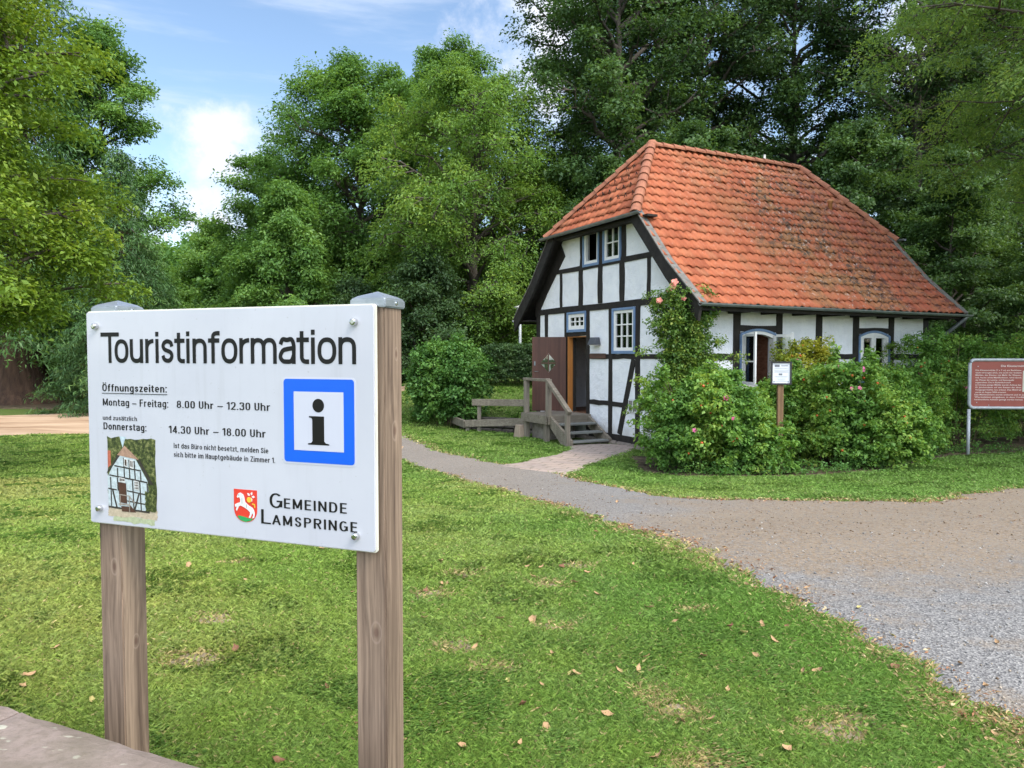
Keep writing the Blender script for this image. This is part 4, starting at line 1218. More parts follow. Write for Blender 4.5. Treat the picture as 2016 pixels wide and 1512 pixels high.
# plinth: uneven stones
pm = MB()
prng = random.Random(3)
a = -0.06
while a < LX - .3:
    w = prng.uniform(.35, .75)
    pm.box(a, min(a + w - .02, LX + .04), -0.06 - prng.uniform(0, .05), 0.2, -1.05, -0.63 - prng.uniform(0, .03)); a += w
a = 0.2
while a < LY - .3:
    w = prng.uniform(.35, .75)
    pm.box(-0.07 - prng.uniform(0, .06), 0.2, a, min(a + w - .02, LY + .04), -1.7, -0.63 - prng.uniform(0, .03)); a += w
pm.build('plinth', STONE, HOUSE, bevel=0.03, seg=2)


def beam(kind, parent, f, a0, a1, b0, b1, d, slant=0.0):
    """rectangle in the wall plane with slightly hand-hewn edges"""
    r = random.Random(int(a0 * 1000) * 7 + int(b0 * 1000))
    j = lambda: r.uniform(-.013, .013)
    mb = MB()
    vert = (b1 - b0) > (a1 - a0)
    n = 4
    P = []
    for i in range(n + 1):
        t = i / n
        if vert:
            b = b0 + (b1 - b0) * t; P.append(((a0 + j(), b), (a1 + j(), b)))
        else:
            a_ = a0 + (a1 - a0) * t; P.append(((a_, b0 + j()), (a_, b1 + j())))
    loop = [p[0] for p in P] + [p[1] for p in reversed(P)]
    mb.prism([loop], -0.05, d, f)
    return mb.build(kind, TIMBER, parent)


def brace(parent, f, p, q, w, d):
    (a0, b0), (a1, b1) = p, q
    n = Vector((a1 - a0, b1 - b0)).normalized(); s = Vector((-n.y, n.x)) * (w / 2)
    return MB().prism([[(a0 + s.x, b0 + s.y), (a1 + s.x, b1 + s.y), (a1 - s.x, b1 - s.y), (a0 - s.x, b0 - s.y)]], -0.05, d, f).build('timber_brace', TIMBER, parent)


# gable framing
for a0, a1, b0, b1 in ((LY - .2, LY, -.5, 2.64), (6.14, 6.31, -.5, 2.64), (5.04, 5.21, -.5, 2.64), (3.93, 4.07, -.5, 2.64), (2.88, 3.03, -.5, 2.64), (1.74, 1.91, -.5, 2.64), (0.0, .24, -.5, 2.64),
                       (5.34, 5.46, 2.80, 3.74), (4.27, 4.47, 2.80, 3.74), (3.34, 3.54, 2.80, 3.74), (2.38, 2.58, 2.80, 3.74), (1.35, 1.48, 2.80, 3.74),
                       (4.25, 4.40, 3.85, 4.78), (3.31, 3.48, 3.85, 4.78), (2.33, 2.50, 3.85, 4.78)):
    beam('timber_post', GW, gab, a0, a1, b0, b1, 0.020)
for a0, a1, b0, b1 in ((-.02, LY + .02, 2.64, 2.80), (1.0, LY - 1.0, 3.735, 3.855), (1.82, LY - 1.82, 4.77, 4.90), (-.02, 3.93, -.66, -.49), (5.21, LY + .02, -.66, -.49),
                       (0.24, 1.74, 1.38, 1.50), (1.91, 2.88, 1.38, 1.50), (3.03, 3.93, 1.38, 1.50), (0.24, 1.74, .19, .31), (1.91, 2.88, .19, .31), (3.03, 3.93, .19, .31),
                       (5.21, 6.14, 1.2, 1.32), (5.21, 6.14, .19, .31), (4.07, 5.04, 1.985, 2.09), (6.31, 6.6, 1.2, 1.32)):
    beam('timber_rail', GW, gab, a0, a1, b0, b1, 0.026 if a1 - a0 > 3 else 0.016)
brace(GW, gab, (1.98, 1.37), (2.55, -.48), 0.17, 0.023)
brace(GW, gab, (5.9, 1.2), (5.4, -.48), 0.16, 0.023)
# rafters lying along the gable's slopes
for s in (0, 1):
    Y = lambda y: y if s == 0 else LY - y
    pts = [(Y(-.05), roof_z(-.05)), (Y(.3), roof_z(.3)), (Y(1.38), roof_z(1.38))]
    lo = [(Y(1.62), 4.2), (Y(.62), roof_z(.62) - .62), (Y(.05), 2.60), (Y(-.05), 2.6)]
    MB().prism([[(p[0], p[1] - .14) for p in pts] + lo], -0.06, 0.030, gab).build('timber_rafter', TIMBER, GW)
# side framing
for a0, a1 in ((0.0, .17), (1.25, 1.45), (2.55, 2.75), (3.85, 4.05), (5.14, 5.34), (6.46, 6.66), (7.83, LX)):
    beam('timber_post', SW, sid, a0, a1, -.5, 2.46, 0.020 if a0 > 0 else 0.0195)
for a0, a1, b0, b1 in ((-.02, LX + .02, 2.45, 2.7), (-.02, LX + .02, -.66, -.49), (.17, 1.25, 1.37, 1.5), (2.75, 3.85, 1.37, 1.5), (4.05, 5.14, 1.37, 1.5), (6.66, 7.83, 1.37, 1.5),
                       (1.45, 2.55, 2.0, 2.14), (5.34, 6.46, 2.0, 2.15), (1.45, 2.55, .58, .70), (5.34, 6.46, .72, .84), (.17, 1.25, .3, .42), (2.75, 3.85, .3, .42), (4.05, 5.14, .3, .42), (6.66, 7.83, .3, .42)):
    beam('timber_rail', SW, sid, a0, a1, b0, b1, 0.026 if a1 - a0 > 3 else 0.016)
brace(SW, sid, (.2, 1.36), (.95, -.4), 0.16, 0.023)
brace(SW, sid, (7.8, 1.36), (6.9, -.4), 0.16, 0.023)


def window(f, a0, a1, b0, b1, nx, nz, name='window', open_gap=False, sash=None, blue=0.055, white=0.07, bar=0.028, flip=1, curtain=True):
    """casing flush with the wall, sash, glazing bars, glass; a grows along the wall"""
    cas = MB()
    for q in ((a0, a0 + blue, b0, b1), (a1 - blue, a1, b0, b1), (a0 + blue, a1 - blue, b0, b0 + blue * 1.2), (a0 + blue, a1 - blue, b1 - blue, b1)):
        cas.box(q[0], q[1], q[2], q[3], -0.08, 0.045, lambda a, b, d: f(a, b, d))
    c = cas.build(name, BLUE, HOUSE, bevel=0.004)
    # box() passes (x,y,z) = (a,b,d)
    i0, i1, j0, j1 = a0 + blue, a1 - blue, b0 + blue * 1.2, b1 - blue
    sm = MB()
    for q in ((i0, i0 + white, j0, j1), (i1 - white, i1, j0, j1), (i0 + white, i1 - white, j0, j0 + white * 1.15), (i0 + white, i1 - white, j1 - white, j1)):
        sm.box(q[0], q[1], q[2], q[3], -0.06, 0.018, f)
    k0, k1, l0, l1 = i0 + white, i1 - white, j0 + white * 1.15, j1 - white
    if not open_gap:
        for i in range(1, nx):
            x = k0 + (k1 - k0) * i / nx; sm.box(x - bar / 2, x + bar / 2, l0, l1, -0.04, 0.008, f)
        for i in range(1, nz):
            z = l0 + (l1 - l0) * i / nz; sm.box(k0, k1, z - bar / 2, z + bar / 2, -0.038, 0.006, f)
    sm.build('sash', WHITE, c, bevel=0.003)
    if not open_gap:
        MB().box(k0, k1, l0, l1, -0.028, -0.022, f).build('pane', GLASS, c)
        if curtain:
            cm = MB()
            w = k1 - k0
            for s0, s1 in ((0, .44), (.54, 1)):
                for t in range(5):
                    u0 = k0 + w * (s0 + (s1 - s0) * t / 5); u1 = k0 + w * (s0 + (s1 - s0) * (t + 1) / 5)
                    cm.box(u0, u1, l0, l1, -0.075 - .015 * (t % 2), -0.07 - .015 * (t % 2), f)
            cm.build('curtain', CURTAIN, c)
    return c


window(gab, 3.48, 4.25, 3.79, 4.76, 1, 1, open_gap=True)
window(gab, 2.52, 3.30, 3.79, 4.76, 2, 2, curtain=False)
window(gab, 1.915, 2.875, 1.505, 2.63, 3, 3, blue=0.06)
window(gab, 4.08, 5.05, 2.09, 2.64, 3, 2, blue=0.06, white=.09)
# the casement of the half-open attic window, swung inward
MB().box(0.10, 0.62, 3.56, 3.59, 3.86, 4.70).build('open_casement', WHITE, HOUSE)


def arched_window(a0, a1, z0, zs, zt, name, is_open):
    n = 14

    def arc(x0, x1, s, t): return [(x0 + (x1 - x0) * i / n, s + (t - s) * math.sin(math.pi * i / n) ** 0.9) for i in range(n + 1)]
    cas = MB()
    o = arc(a0, a1, zs, zt); i_ = arc(a0 + .05, a1 - .05, zs - .03, zt - .055)
    cas.prism([o + list(reversed(i_))], -0.1, 0.05, sid)
    cas.box(a0, a0 + .05, z0, zs - .002, -.1, .05, sid).box(a1 - .05, a1, z0, zs - .002, -.1, .05, sid).box(a0 - .04, a1 + .04, z0 - .06, z0, -.1, .09, sid)
    c = cas.build(name, BLUE, HOUSE, bevel=0.003)
    fr = MB()
    o2 = arc(a0 + .052, a1 - .052, zs - .032, zt - .057); i2 = arc(a0 + .13, a1 - .13, zs - .09, zt - .125)
    fr.prism([o2 + list(reversed(i2))], -0.09, 0.03, sid)
    fr.box(a0 + .052, a0 + .13, z0, zs - .034, -.09, .03, sid).box(a1 - .13, a1 - .052, z0, zs - .034, -.09, .03, sid).box(a0 + .13, a1 - .13, z0, z0 + .08, -.09, .028, sid)
    fr.build('window_frame', WHITE, c, bevel=0.003)
    am = (a0 + a1) / 2

    def leaf(x0, x1, hz):
        lf = MB(); w = .07
        lf.box(x0, x0 + w, z0 + .085, zs - .04 + hz, -.06, .012, sid).box(x1 - w, x1, z0 + .085, zs - .04 + hz, -.06, .012, sid)
        lf.box(x0 + w, x1 - w, z0 + .085, z0 + .17, -.06, .010, sid)
        lf.prism([[(x0 + w, zs - .11 + hz), (x1 - w, zs - .11 + hz), (x1 - w, zs - .03 + hz), (x0 + w, zs - .03 + hz)]], -.06, .010, sid)
        zm = z0 + (zs - z0) * .5
        lf.box(x0 + w, x1 - w, zm - .018, zm + .018, -.05, .006, sid)
        return lf
    if not is_open:
        leaf(a0 + .135, am - .004, .06).build('sash', WHITE, c, bevel=.003); leaf(am + .004, a1 - .135, .06).build('sash', WHITE, c, bevel=.003)
        MB().box(a0 + .14, a1 - .14, z0 + .09, zs, -.034, -.028, sid).build('pane', GLASS, c)
        MB().box(a0 + .14, a0 + .42, z0 + .09, zs, -.17, -.16, sid).box(a1 - .42, a1 - .14, z0 + .09, zs, -.17, -.16, sid).build('curtain', CURTAIN, c)
    else:
        # two leaves swung outward
        for side, ang in ((1, R(118)), (0, R(100))):
            w = .44
            hx = a1 - .12 if side else a0 + .12
            sg = -1 if side else 1
            def fl(a, b, d, hx=hx, sg=sg, ang=ang):
                x = sg * a; ca, sa = math.cos(ang), math.sin(ang)
                return (hx + x * ca - sg * d * sa, -0.04 - a * sa - d * ca, b)
            lf = MB(); t = .06
            lf.box(0, t, z0 + .09, zs - .03, -.02, .02, fl).box(w - t, w, z0 + .09, zs + .04, -.02, .02, fl).box(t, w - t, z0 + .09, z0 + .16, -.02, .02, fl).box(t, w - t, zs - .06, zs - .0, -.019, .019, fl).box(t, w - t, (z0 + zs) / 2 - .015, (z0 + zs) / 2 + .015, -.018, .018, fl)
            lo = lf.build('open_casement', WHITE, c, bevel=.003)
            MB().box(t, w - t, z0 + .16, zs - .06, -.003, .003, fl).build('pane', GLASS, lo)
    return c


arched_window(1.42, 2.56, 0.72, 1.95, 2.075, 'arched_window', True)
arched_window(5.33, 6.485, 0.86, 1.95, 2.085, 'arched_window', False)

# door: opening lining and the leaf that stands open against the left
MB().box(0.141, 0.236, 4.985, 5.034, -0.1, 1.98).box(0.141, 0.236, 4.092, 4.985, 1.93, 1.978).build('inner_jamb', DARKIN, HOUSE)
MB().box(-0.01, 0.14, 5.0, 5.035, -0.1, 1.98).box(-0.005, 0.235, 4.07, 4.085, -0.1, 1.98).box(0, 0.235, 4.09, 4.99, 1.955, 1.975).build('door_lining', PINE, HOUSE)
MB().box(-0.03, 0.23, 4.09, 5.0, -0.14, -0.085).build('door_sill', FLOORW, HOUSE)
hx, hy = -0.05, 5.06
dv = Vector((-0.885, 0.465, 0)); dn = Vector((-0.465, -0.885, 0))


def dl(a, b, d):
    p = Vector((hx, hy, 0)) + dv * a + dn * d
    return (p.x, p.y, b)


dm = MB()
dia = [(0.48 + .25 * math.cos(k * math.pi / 2), 1.25 + .29 * math.sin(k * math.pi / 2)) for k in range(4)]
dm.prism([[(0.0, -.07), (.93, -.07), (.93, 1.97), (0, 1.97)], dia], -0.025, 0.025, dl)
DOOR = dm.build('door', DOORW, HOUSE, bevel=.003)
dp = MB()
for k in range(1, 5): dp.box(.93 * k / 5 - .004, .93 * k / 5 + .004, -.06, 1.96, .0255, .029, dl)
# plank joints stop at the diamond pane
dp = MB()
for k in (1, 4): dp.box(.93 * k / 5 - .003, .93 * k / 5 + .003, -.06, 1.96, .0255, .028, dl)
dp.build('plank_joint', TIMBER, DOOR)
fm = MB()
di = [(0.48 + .225 * math.cos(k * math.pi / 2), 1.25 + .26 * math.sin(k * math.pi / 2)) for k in range(4)]
do_ = [(0.48 + .28 * math.cos(k * math.pi / 2), 1.25 + .325 * math.sin(k * math.pi / 2)) for k in range(4)]
fm.prism([do_, di], .0255, .036, dl)
fm.box(.465, .495, 1.0, 1.5, .0, .034, dl).box(.26, .70, 1.235, 1.265, .0, .033, dl)
fm.build('diamond_frame', DOORW, DOOR)
MB().prism([di], -.004, .004, dl).build('diamond_pane', GLASS, DOOR)
MB().box(.84, .88, 1.18, 1.30, .0255, .04, dl).build('lock_plate', ZINC, DOOR, bevel=.003)
MB().tube([dl(.86, 1.02, .026), dl(.86, 1.02, .07), dl(.76, 1.02, .075)], .009, 8).build('handle', ZINC, DOOR, smooth=True)
MB().box(.90, .932, -.07, 1.97, -.0255, -.03, dl).build('door_edge', PINE, DOOR)
MB().box(.1, .8, .24, .30, -.045, -.026, dl).box(.1, .8, 1.7, 1.76, -.045, -.026, dl).build('ledge', PINE, DOOR)

# wall lamp, carved plaque, little picture plate
lp = MB()
lp.hexa([gab(a, b, d) for a, b, d in ((3.39, 1.74, .02), (3.75, 1.74, .02), (3.75, 1.74, .2), (3.39, 1.74, .2), (3.44, 1.93, .02), (3.70, 1.93, .02), (3.70, 1.93, .14), (3.44, 1.93, .14))])
LAMP = lp.build('wall_lamp', simple('lamp_shade_grey', (0.06, 0.065, 0.075), (0.09, 0.095, 0.11), 0.5), HOUSE, bevel=.004)
MB().box(3.45, 3.69, 1.71, 1.738, .03, .17, gab).build('lamp_glass', WHITE, LAMP)
MB().box(3.12, 3.88, 1.375, 1.515, .018, .05, gab).build('carved_plaque', wood_grain('plaque_wood', (0.05, 0.025, 0.018), (0.12, 0.06, 0.04), 'y', 30, 0.6), HOUSE, bevel=.02, seg=2)
PLQ = MB().box(1.76, 2.14, .10, .42, .03, .05, gab).build('picture_plate', simple('plate_white', (0.6, 0.62, 0.64), (0.68, 0.7, 0.7), 0.3), HOUSE, bevel=.003)
MB().box(1.98, 2.11, .13, .26, .0505, .053, gab).box(1.98, 2.11, .28, .38, .0505, .053, gab).box(1.80, 1.95, .13, .38, .0505, .052, gab).build('picture', simple('plate_print', (0.07, 0.08, 0.09), (0.3, 0.27, 0.25), 0.4, 30), PLQ)


# roof ------------------------------------------------------------------
def tile_field(p0, du, prof, ulen, tw=0.22, course=0.32, seed=0):
    """pantiles on a slope: u along the eave, prof = [(horizontal run, height)...] going up, from point p0"""
    rng = np.random.default_rng(seed)
    run = np.array([q[0] for q in prof]); hh = np.array([q[1] for q in prof])
    sl = np.concatenate([[0], np.cumsum(np.hypot(np.diff(run), np.diff(hh)))])
    rows = int(math.ceil(sl[-1] / course)); cols = int(math.ceil(ulen / tw)); k = 8
    wv, dv_, ri = [], [], []
    for r in range(rows):
        for w_, d_0 in ((r * course + .035, -.004), (r * course - .014, .014), (r * course - .018, .027), ((r + .45) * course, .015), ((r + 1) * course + .03, .0)):
            if w_ > sl[-1] and d_0 < .05 and w_ - sl[-1] > .2: continue
            wv.append(min(max(w_, -.03), sl[-1])); dv_.append(d_0); ri.append(r)
    wv, dv_, ri = np.array(wv), np.array(dv_), np.array(ri)
    U = np.arange(cols * k + 1) / k
    fr = U - np.floor(U)
    hgt = 0.022 * np.sin(2 * np.pi * fr) + 0.008 * np.sin(4 * np.pi * fr + 0.6)
    ci = np.minimum(np.floor(U).astype(int), cols - 1)
    jit = rng.normal(size=(rows, cols)) * 0.005
    wj = rng.normal(size=(rows, cols)) * 0.011
    D = hgt[None, :] + dv_[:, None] + jit[ri][:, ci]
    Wc = wv[:, None] + wj[ri][:, ci] * (1 - (dv_[:, None] == 0))
    Wc = np.clip(Wc, -.05, sl[-1])
    rr = np.interp(Wc, sl, run) + np.minimum(Wc, 0) * .7; hz = np.interp(Wc, sl, hh) + np.minimum(Wc, 0) * .7
    rt = np.gradient(np.interp(np.linspace(0, sl[-1], 200), sl, run), sl[-1] / 199); ht = np.gradient(np.interp(np.linspace(0, sl[-1], 200), sl, hh), sl[-1] / 199)
    tr = np.interp(Wc, np.linspace(0, sl[-1], 200), rt); th_ = np.interp(Wc, np.linspace(0, sl[-1], 200), ht)
    nr, nh = -th_, tr
    du = np.array(du); dr = np.array([-du[1], du[0]])     # horizontal, up the slope
    sag = -0.012 * np.sin(np.pi * U / U[-1]) + 0.008 * np.sin(5.3 * U * tw) * 0.6
    X = p0[0] + du[0] * U[None, :] * tw + dr[0] * (rr + D * nr)
    Y = p0[1] + du[1] * U[None, :] * tw + dr[1] * (rr + D * nr)
    Z = hz + D * nh + sag[None, :]
    ny, nx = X.shape
    idx = np.arange(nx * ny).reshape(ny, nx)
    f = np.stack([idx[:-1, :-1], idx[:-1, 1:], idx[1:, 1:], idx[1:, :-1]], -1).reshape(-1, 4)
    tn = rng.random((rows, cols)); fci = ci[:-1]
    tint = tn[ri[:-1]][:, fci].ravel()
    return np.stack([X, Y, Z], -1).reshape(-1, 3), f, tint


def cut(me, planes):
    bm = bmesh.new(); bm.from_mesh(me)
    for co, no in planes:
        bmesh.ops.bisect_plane(bm, geom=bm.verts[:] + bm.edges[:] + bm.faces[:], plane_co=co, plane_no=no, clear_outer=True)
    bm.to_mesh(me); bm.free()


P_APL, P_APR = Vector((RX1, YC, ZR)), Vector((RX2, YC, ZR))
XL, XR = -OG, LX + OR
main_prof = [(0, 2.55), (1.05, 3.5), (YC + .75, ZR + .03)]
hipn_L = Vector((-(YC - YH), -(XL - RX1) * -1, 0))


def vplane(p, q, keep):
    """vertical plane through p and q, its normal away from keep"""
    d = Vector((q[0] - p[0], q[1] - p[1], 0)); n = Vector((d.y, -d.x, 0)).normalized()
    if n.dot(Vector((keep[0] - p[0], keep[1] - p[1], 0))) > 0: n = -n
    return (Vector((p[0], p[1], 0)), n)


roof_parts = []
v, f, t = tile_field((XL, -0.75), (1, 0), main_prof, XR - XL, seed=1)
me = np_mesh('roof', v, f, face_attr=t)
cut(me, [vplane((RX1, YC), (XL, YH), (4, 0)), vplane((RX2, YC), (XR, YH), (4, 0)), (Vector((XR, 0, 0)), Vector((1, 0, 0)))])
ROOF = link('roof', me, TILE, HOUSE)
v, f, t = tile_field((XR, LY + .75), (-1, 0), main_prof, XR - XL, seed=2)
me2 = np_mesh('roof_back_slope', v, f, face_attr=t)
cut(me2, [vplane((RX1, YC), (XL, LY - YH), (4, 6)), vplane((RX2, YC), (XR, LY - YH), (4, 6)), (Vector((XL, 0, 0)), Vector((-1, 0, 0)))])
link('back_slope', me2, TILE, ROOF)
v, f, t = tile_field((XL - .06, LY - YH + .1), (0, -1), [(0, ZH - .04), (RX1 - XL + .06, ZR + .03)], LY - 2 * YH + .2, seed=3)
me3 = np_mesh('hip_slope', v, f, face_attr=t)
cut(me3, [vplane((RX1, YC), (XL, YH), (0, YC)), vplane((RX1, YC), (XL, LY - YH), (0, YC))])
link('hip_slope', me3, TILE, ROOF)
v, f, t = tile_field((XR + .06, YH - .1), (0, 1), [(0, ZH - .04), (XR + .06 - RX2, ZR + .03)], LY - 2 * YH + .2, seed=4)
me4 = np_mesh('hip_slope', v, f, face_attr=t)
cut(me4, [vplane((RX2, YC), (XR, YH), (9, YC)), vplane((RX2, YC), (XR, LY - YH), (9, YC))])
link('hip_slope', me4, TILE, ROOF)
# boarding under the tiles
bo = MB()
for s in (0, 1):
    Y = (lambda y: y) if s == 0 else (lambda y: LY - y)
    q = [(Y(-.68), roof_z(-.68)), (Y(.3), roof_z(.3)), (Y(YH), roof_z(YH)), (Y(YC), roof_z(YC))]
    for (ya, za), (yb, zb), x0, x1, x2, x3 in ((q[0], q[1], XL + .07, XR - .02, XL + .07, XR - .02), (q[1], q[2], XL + .07, XR - .02, XL + .07, XR - .02), (q[2], q[3], XL + .07, XR - .02, RX1, RX2)):
        bo.hexa([(x0, ya, za - .14), (x1, ya, za - .14), (x3, yb, zb - .14), (x2, yb, zb - .14), (x0, ya, za - .06), (x1, ya, za - .06), (x3, yb, zb - .06), (x2, yb, zb - .06)])
for xe, xa in ((XL + .03, RX1), (XR - .03, RX2)):
    bo.add([(xe, YH + .05, ZH - .1), (xe, LY - YH - .05, ZH - .1), (xa, YC, ZR - .1), (xe, YH + .05, ZH - .16), (xe, LY - YH - .05, ZH - .16), (xa, YC, ZR - .18)], [(0, 1, 2), (5, 4, 3), (0, 3, 4, 1), (1, 4, 5, 2), (2, 5, 3, 0)])
bo.build('roof_boarding', TIMBER, ROOF)
# closing boards under the hips and at the eaves
MB().box(XL + .06, -0.04, YH - .35, LY - YH + .35, ZH - .14, ZH - .09).build('hip_soffit', TIMBER, ROOF)
ev = MB().box(XL + .05, XR - .05, -.66, -.62, 2.40, 2.56).box(XL + .08, XR - .08, -.62, -.03, 2.46, 2.50).box(XL + .05, XR - .05, LY + .62, LY + .66, 2.40, 2.56).box(XL + .08, XR - .08, LY + .03, LY + .62, 2.46, 2.5)
ev.build('eaves_board', TIMBER, ROOF)
# rafter feet on the visible long side
for i in range(9):
    x = 0.08 + i * 0.98
    MB().box(x, x + .1, -.61, -.03, 2.39, 2.455).build('rafter_foot', TIMBER, ROOF)

for x0, x1, cover0, cover1 in ((XL - .01, XL + .06, XL - .03, XL + .17), (XR - .06, XR + .01, XR - .16, XR + .03)):
    for s in (0, 1):
        Y = (lambda y: y) if s == 0 else (lambda y: LY - y)
        ys_ = [-.78, -.3, .1, .3, .6, 1.0, YH + .03]
        top = [(Y(y), roof_z(y) + .015) for y in ys_]
        low = [(Y(y), roof_z(y) - .40) for y in [YH + .22, 1.0, .6, .34, .1, -.3, -.72]]
        MB().prism([top + low], x0, x1, lambda a, b, d: (d, a, b)).build('bargeboard', TIMBER, ROOF)
        MB().prism([[(Y(y), roof_z(y) + .052) for y in ys_] + [(Y(y), roof_z(y) + .018) for y in reversed(ys_)]], cover0, cover1, lambda a, b, d: (d, a, b)).build('verge_board', TIMBER_GREY, ROOF)


def cap_run(p, q, n, r=0.12, lift=0.02):
    """overlapping half-round ridge tiles from p (low / left) to q"""
    p, q = Vector(p), Vector(q); mb = MB()
    d = (q - p) / n; dn_ = d.normalized()
    s = dn_.cross(Vector((0, 0, 1))).normalized(); u = s.cross(dn_)
    rr = random.Random(int(p.x * 100) + n)
    for i in range(n):
        a, b = p + d * i - dn_ * .03, p + d * (i + 1) + dn_ * .02
        j = rr.uniform(-.006, .006)
        vs = []
        K = 9
        for c, rad, l in ((a, r * 1.07, lift + .018 + j), (b, r * .92, lift + j), (a, r * .95, lift + .018 + j), (b, r * .80, lift + j)):
            for k in range(K):
                ang = math.pi * (-0.08 + 1.16 * k / (K - 1)); vs.append(c + s * math.cos(ang) * rad + u * (math.sin(ang) * rad * .85 + l - .03))
        fs = []
        for k in range(K - 1):
            fs += [(k, k + 1, K + k + 1, K + k), (2 * K + k, 3 * K + k, 3 * K + k + 1, 2 * K + k + 1), (k, 2 * K + k, 2 * K + k + 1, k + 1), (K + k, K + k + 1, 3 * K + k + 1, 3 * K + k)]
        fs += [(0, K, 3 * K, 2 * K), (K - 1, 2 * K + K - 1, 3 * K + K - 1, K + K - 1)]
        mb.add(vs, fs)
    return mb


cap_run((RX1 - .02, YC, ZR + .03), (RX2 + .02, YC, ZR + .03), 15).build('ridge_tiles', RIDGE, ROOF)
for q, ap in (((XL - .08, YH - .06, ZH - .05), P_APL), ((XL - .08, LY - YH + .06, ZH - .05), P_APL), ((XR + .08, YH - .06, ZH - .05), P_APR), ((XR + .08, LY - YH + .06, ZH - .05), P_APR)):
    cap_run(q, ap + Vector((0, 0, .05)), 10, 0.125).build('hip_tiles', RIDGE, ROOF)
MB().lathe([(.16, -.06), (.15, .05), (.09, .12), (.02, .14)], (RX1 + .02, YC, ZR + .03), 12).build('ridge_end_tile', RIDGE, ROOF, smooth=True)
# snow hooks on the near hip
sg = MB()
dirh = Vector((RX1 - XL, 0, ZR - ZH)).normalized()
for r in range(1, 5):
    for i in range(12):
        yy = YH + .3 + i * .31 + (r % 2) * .15
        base = Vector((XL, yy, ZH + .04)) + dirh * (0.30 + r * .42)
        half = (YC - YH) * (1 - (base.x - XL) / (RX1 - XL))
        if abs(yy - YC) > half - .2: continue
        for sgn in (-1, 1): sg.bar(base + Vector((0, sgn * .05, 0)), base + Vector((-.02, 0, .10)), .014, .014)
sg.build('snow_guard', TIMBER, ROOF)
# gutters
def gutter(p, q, r=0.065):
    p, q = Vector(p), Vector(q); mb = MB(); d = (q - p).normalized(); s = d.cross(Vector((0, 0, 1))).normalized(); K = 8
    vs = []
    for c in (p, q):
        for rad in (r, r * .86):
            for k in range(K):
                a_ = math.pi + math.pi * k / (K - 1); vs.append(c + s * math.cos(a_) * rad + Vector((0, 0, math.sin(a_) * rad)))
    fs = []
    for k in range(K - 1):
        fs += [(k, k + 1, 2 * K + k + 1, 2 * K + k), (K + k, 3 * K + k, 3 * K + k + 1, K + k + 1), (k, K + k, K + k + 1, k + 1), (2 * K + k, 2 * K + k + 1, 3 * K + k + 1, 3 * K + k)]
    fs += [(0, 2 * K, 3 * K, K), (K - 1, 2 * K - 1, 4 * K - 1, 3 * K - 1)]
    return mb.add(vs, fs)


gutter((XL - .02, -.80, 2.545), (XR + .12, -.80, 2.51)).build('gutter', ZINC, HOUSE)
gutter((XL - .13, LY - YH + .30, ZH - .05), (XL - .13, YH - .32, ZH - .03)).build('gutter', ZINC, HOUSE)
gutter((XR + .13, LY - YH + .30, ZH - .05), (XR + .13, YH - .32, ZH - .03)).build('gutter', ZINC, HOUSE)
gutter((XL - .02, LY + .80, 2.53), (XR + .1, LY + .80, 2.51)).build('gutter', ZINC, HOUSE)
MB().tube([(XR - .02, -.79, 2.50), (XR - .04, -.74, 2.40), (LX + .1, -.05, 1.75), (LX + .1, -.02, 1.6), (LX + .1, -.02, -.6)], .05, 10).build('downpipe', ZINC, HOUSE, smooth=True)
vp = Vector((7.35, 1.35, roof_z(1.35)))
# tile vent on the slope, small rod on the ridge
vz = 2.1
MB().lathe([(.06, -.1), (.06, .22), (.085, .24), (.085, .28), (.03, .31)], (6.75, vz, roof_z(vz)), 10).build('vent_pipe', simple('vent_clay', (0.36, 0.15, 0.05), (0.5, 0.24, 0.1), 0.7), ROOF, smooth=True)
MB().box(5.55, 5.60, YC - .02, YC + .02, ZR + .1, ZR + .26).build('ridge_clamp', WHITE, ROOF)

# ------------------------------------------------------------------ wooden steps at the door
OLDWOOD = wood_grain('weathered_wood', (0.105, 0.085, 0.062), (0.25, 0.215, 0.165), 'x', 30, 0.9)
OLDWOOD_Z = wood_grain('weathered_posts', (0.12, 0.10, 0.075), (0.28, 0.24, 0.19), 'z', 50, 0.9)
TREADW = wood_grain('grey_treads', (0.11, 0.115, 0.105), (0.23, 0.235, 0.215), 'x', 30, 0.85)
ST = empty('wooden_steps', (3.816, 16.0, 0), 0.468, 'weathered wooden steps with a landing and handrail at the open door', 'steps')
G0 = -0.80
pf = MB()
for i in range(9):
    y0 = 3.80 + i * .151
    pf.box(-1.36, -0.05, y0, y0 + .147, -0.115, -0.07)
pf.build('landing', OLDWOOD, ST, bevel=.004)
MB().box(-1.33, -1.24, 3.82, 5.14, -.30, -.117).box(-.2, -.12, 3.82, 5.14, -.30, -.117).build('joist', OLDWOOD, ST)
MB().box(-1.345, -.06, 3.765, 3.798, -.29, -.075).build('front_board', OLDWOOD, ST)
MB().box(-1.395, -1.362, 3.8, 5.16, -.29, -.075).build('edge_board', OLDWOOD, ST)
MB().box(-1.34, -1.22, 5.0, 5.12, -.069, .79).build('railing_post', OLDWOOD_Z, ST, bevel=.006)
MB().box(-1.34, -1.22, 3.80, 3.92, -.069, .79).build('railing_post', OLDWOOD_Z, ST, bevel=.006)
MB().box(-1.38, -1.27, 2.80, 2.90, G0, .075).build('railing_post', OLDWOOD_Z, ST, bevel=.006)
MB().box(-1.33, -1.21, 3.92, 4.03, G0 - .1, -.301).build('landing_post', OLDWOOD_Z, ST)
MB().box(-1.33, -1.21, 5.0, 5.12, G0 - .3, -.301).build('landing_post', OLDWOOD_Z, ST)
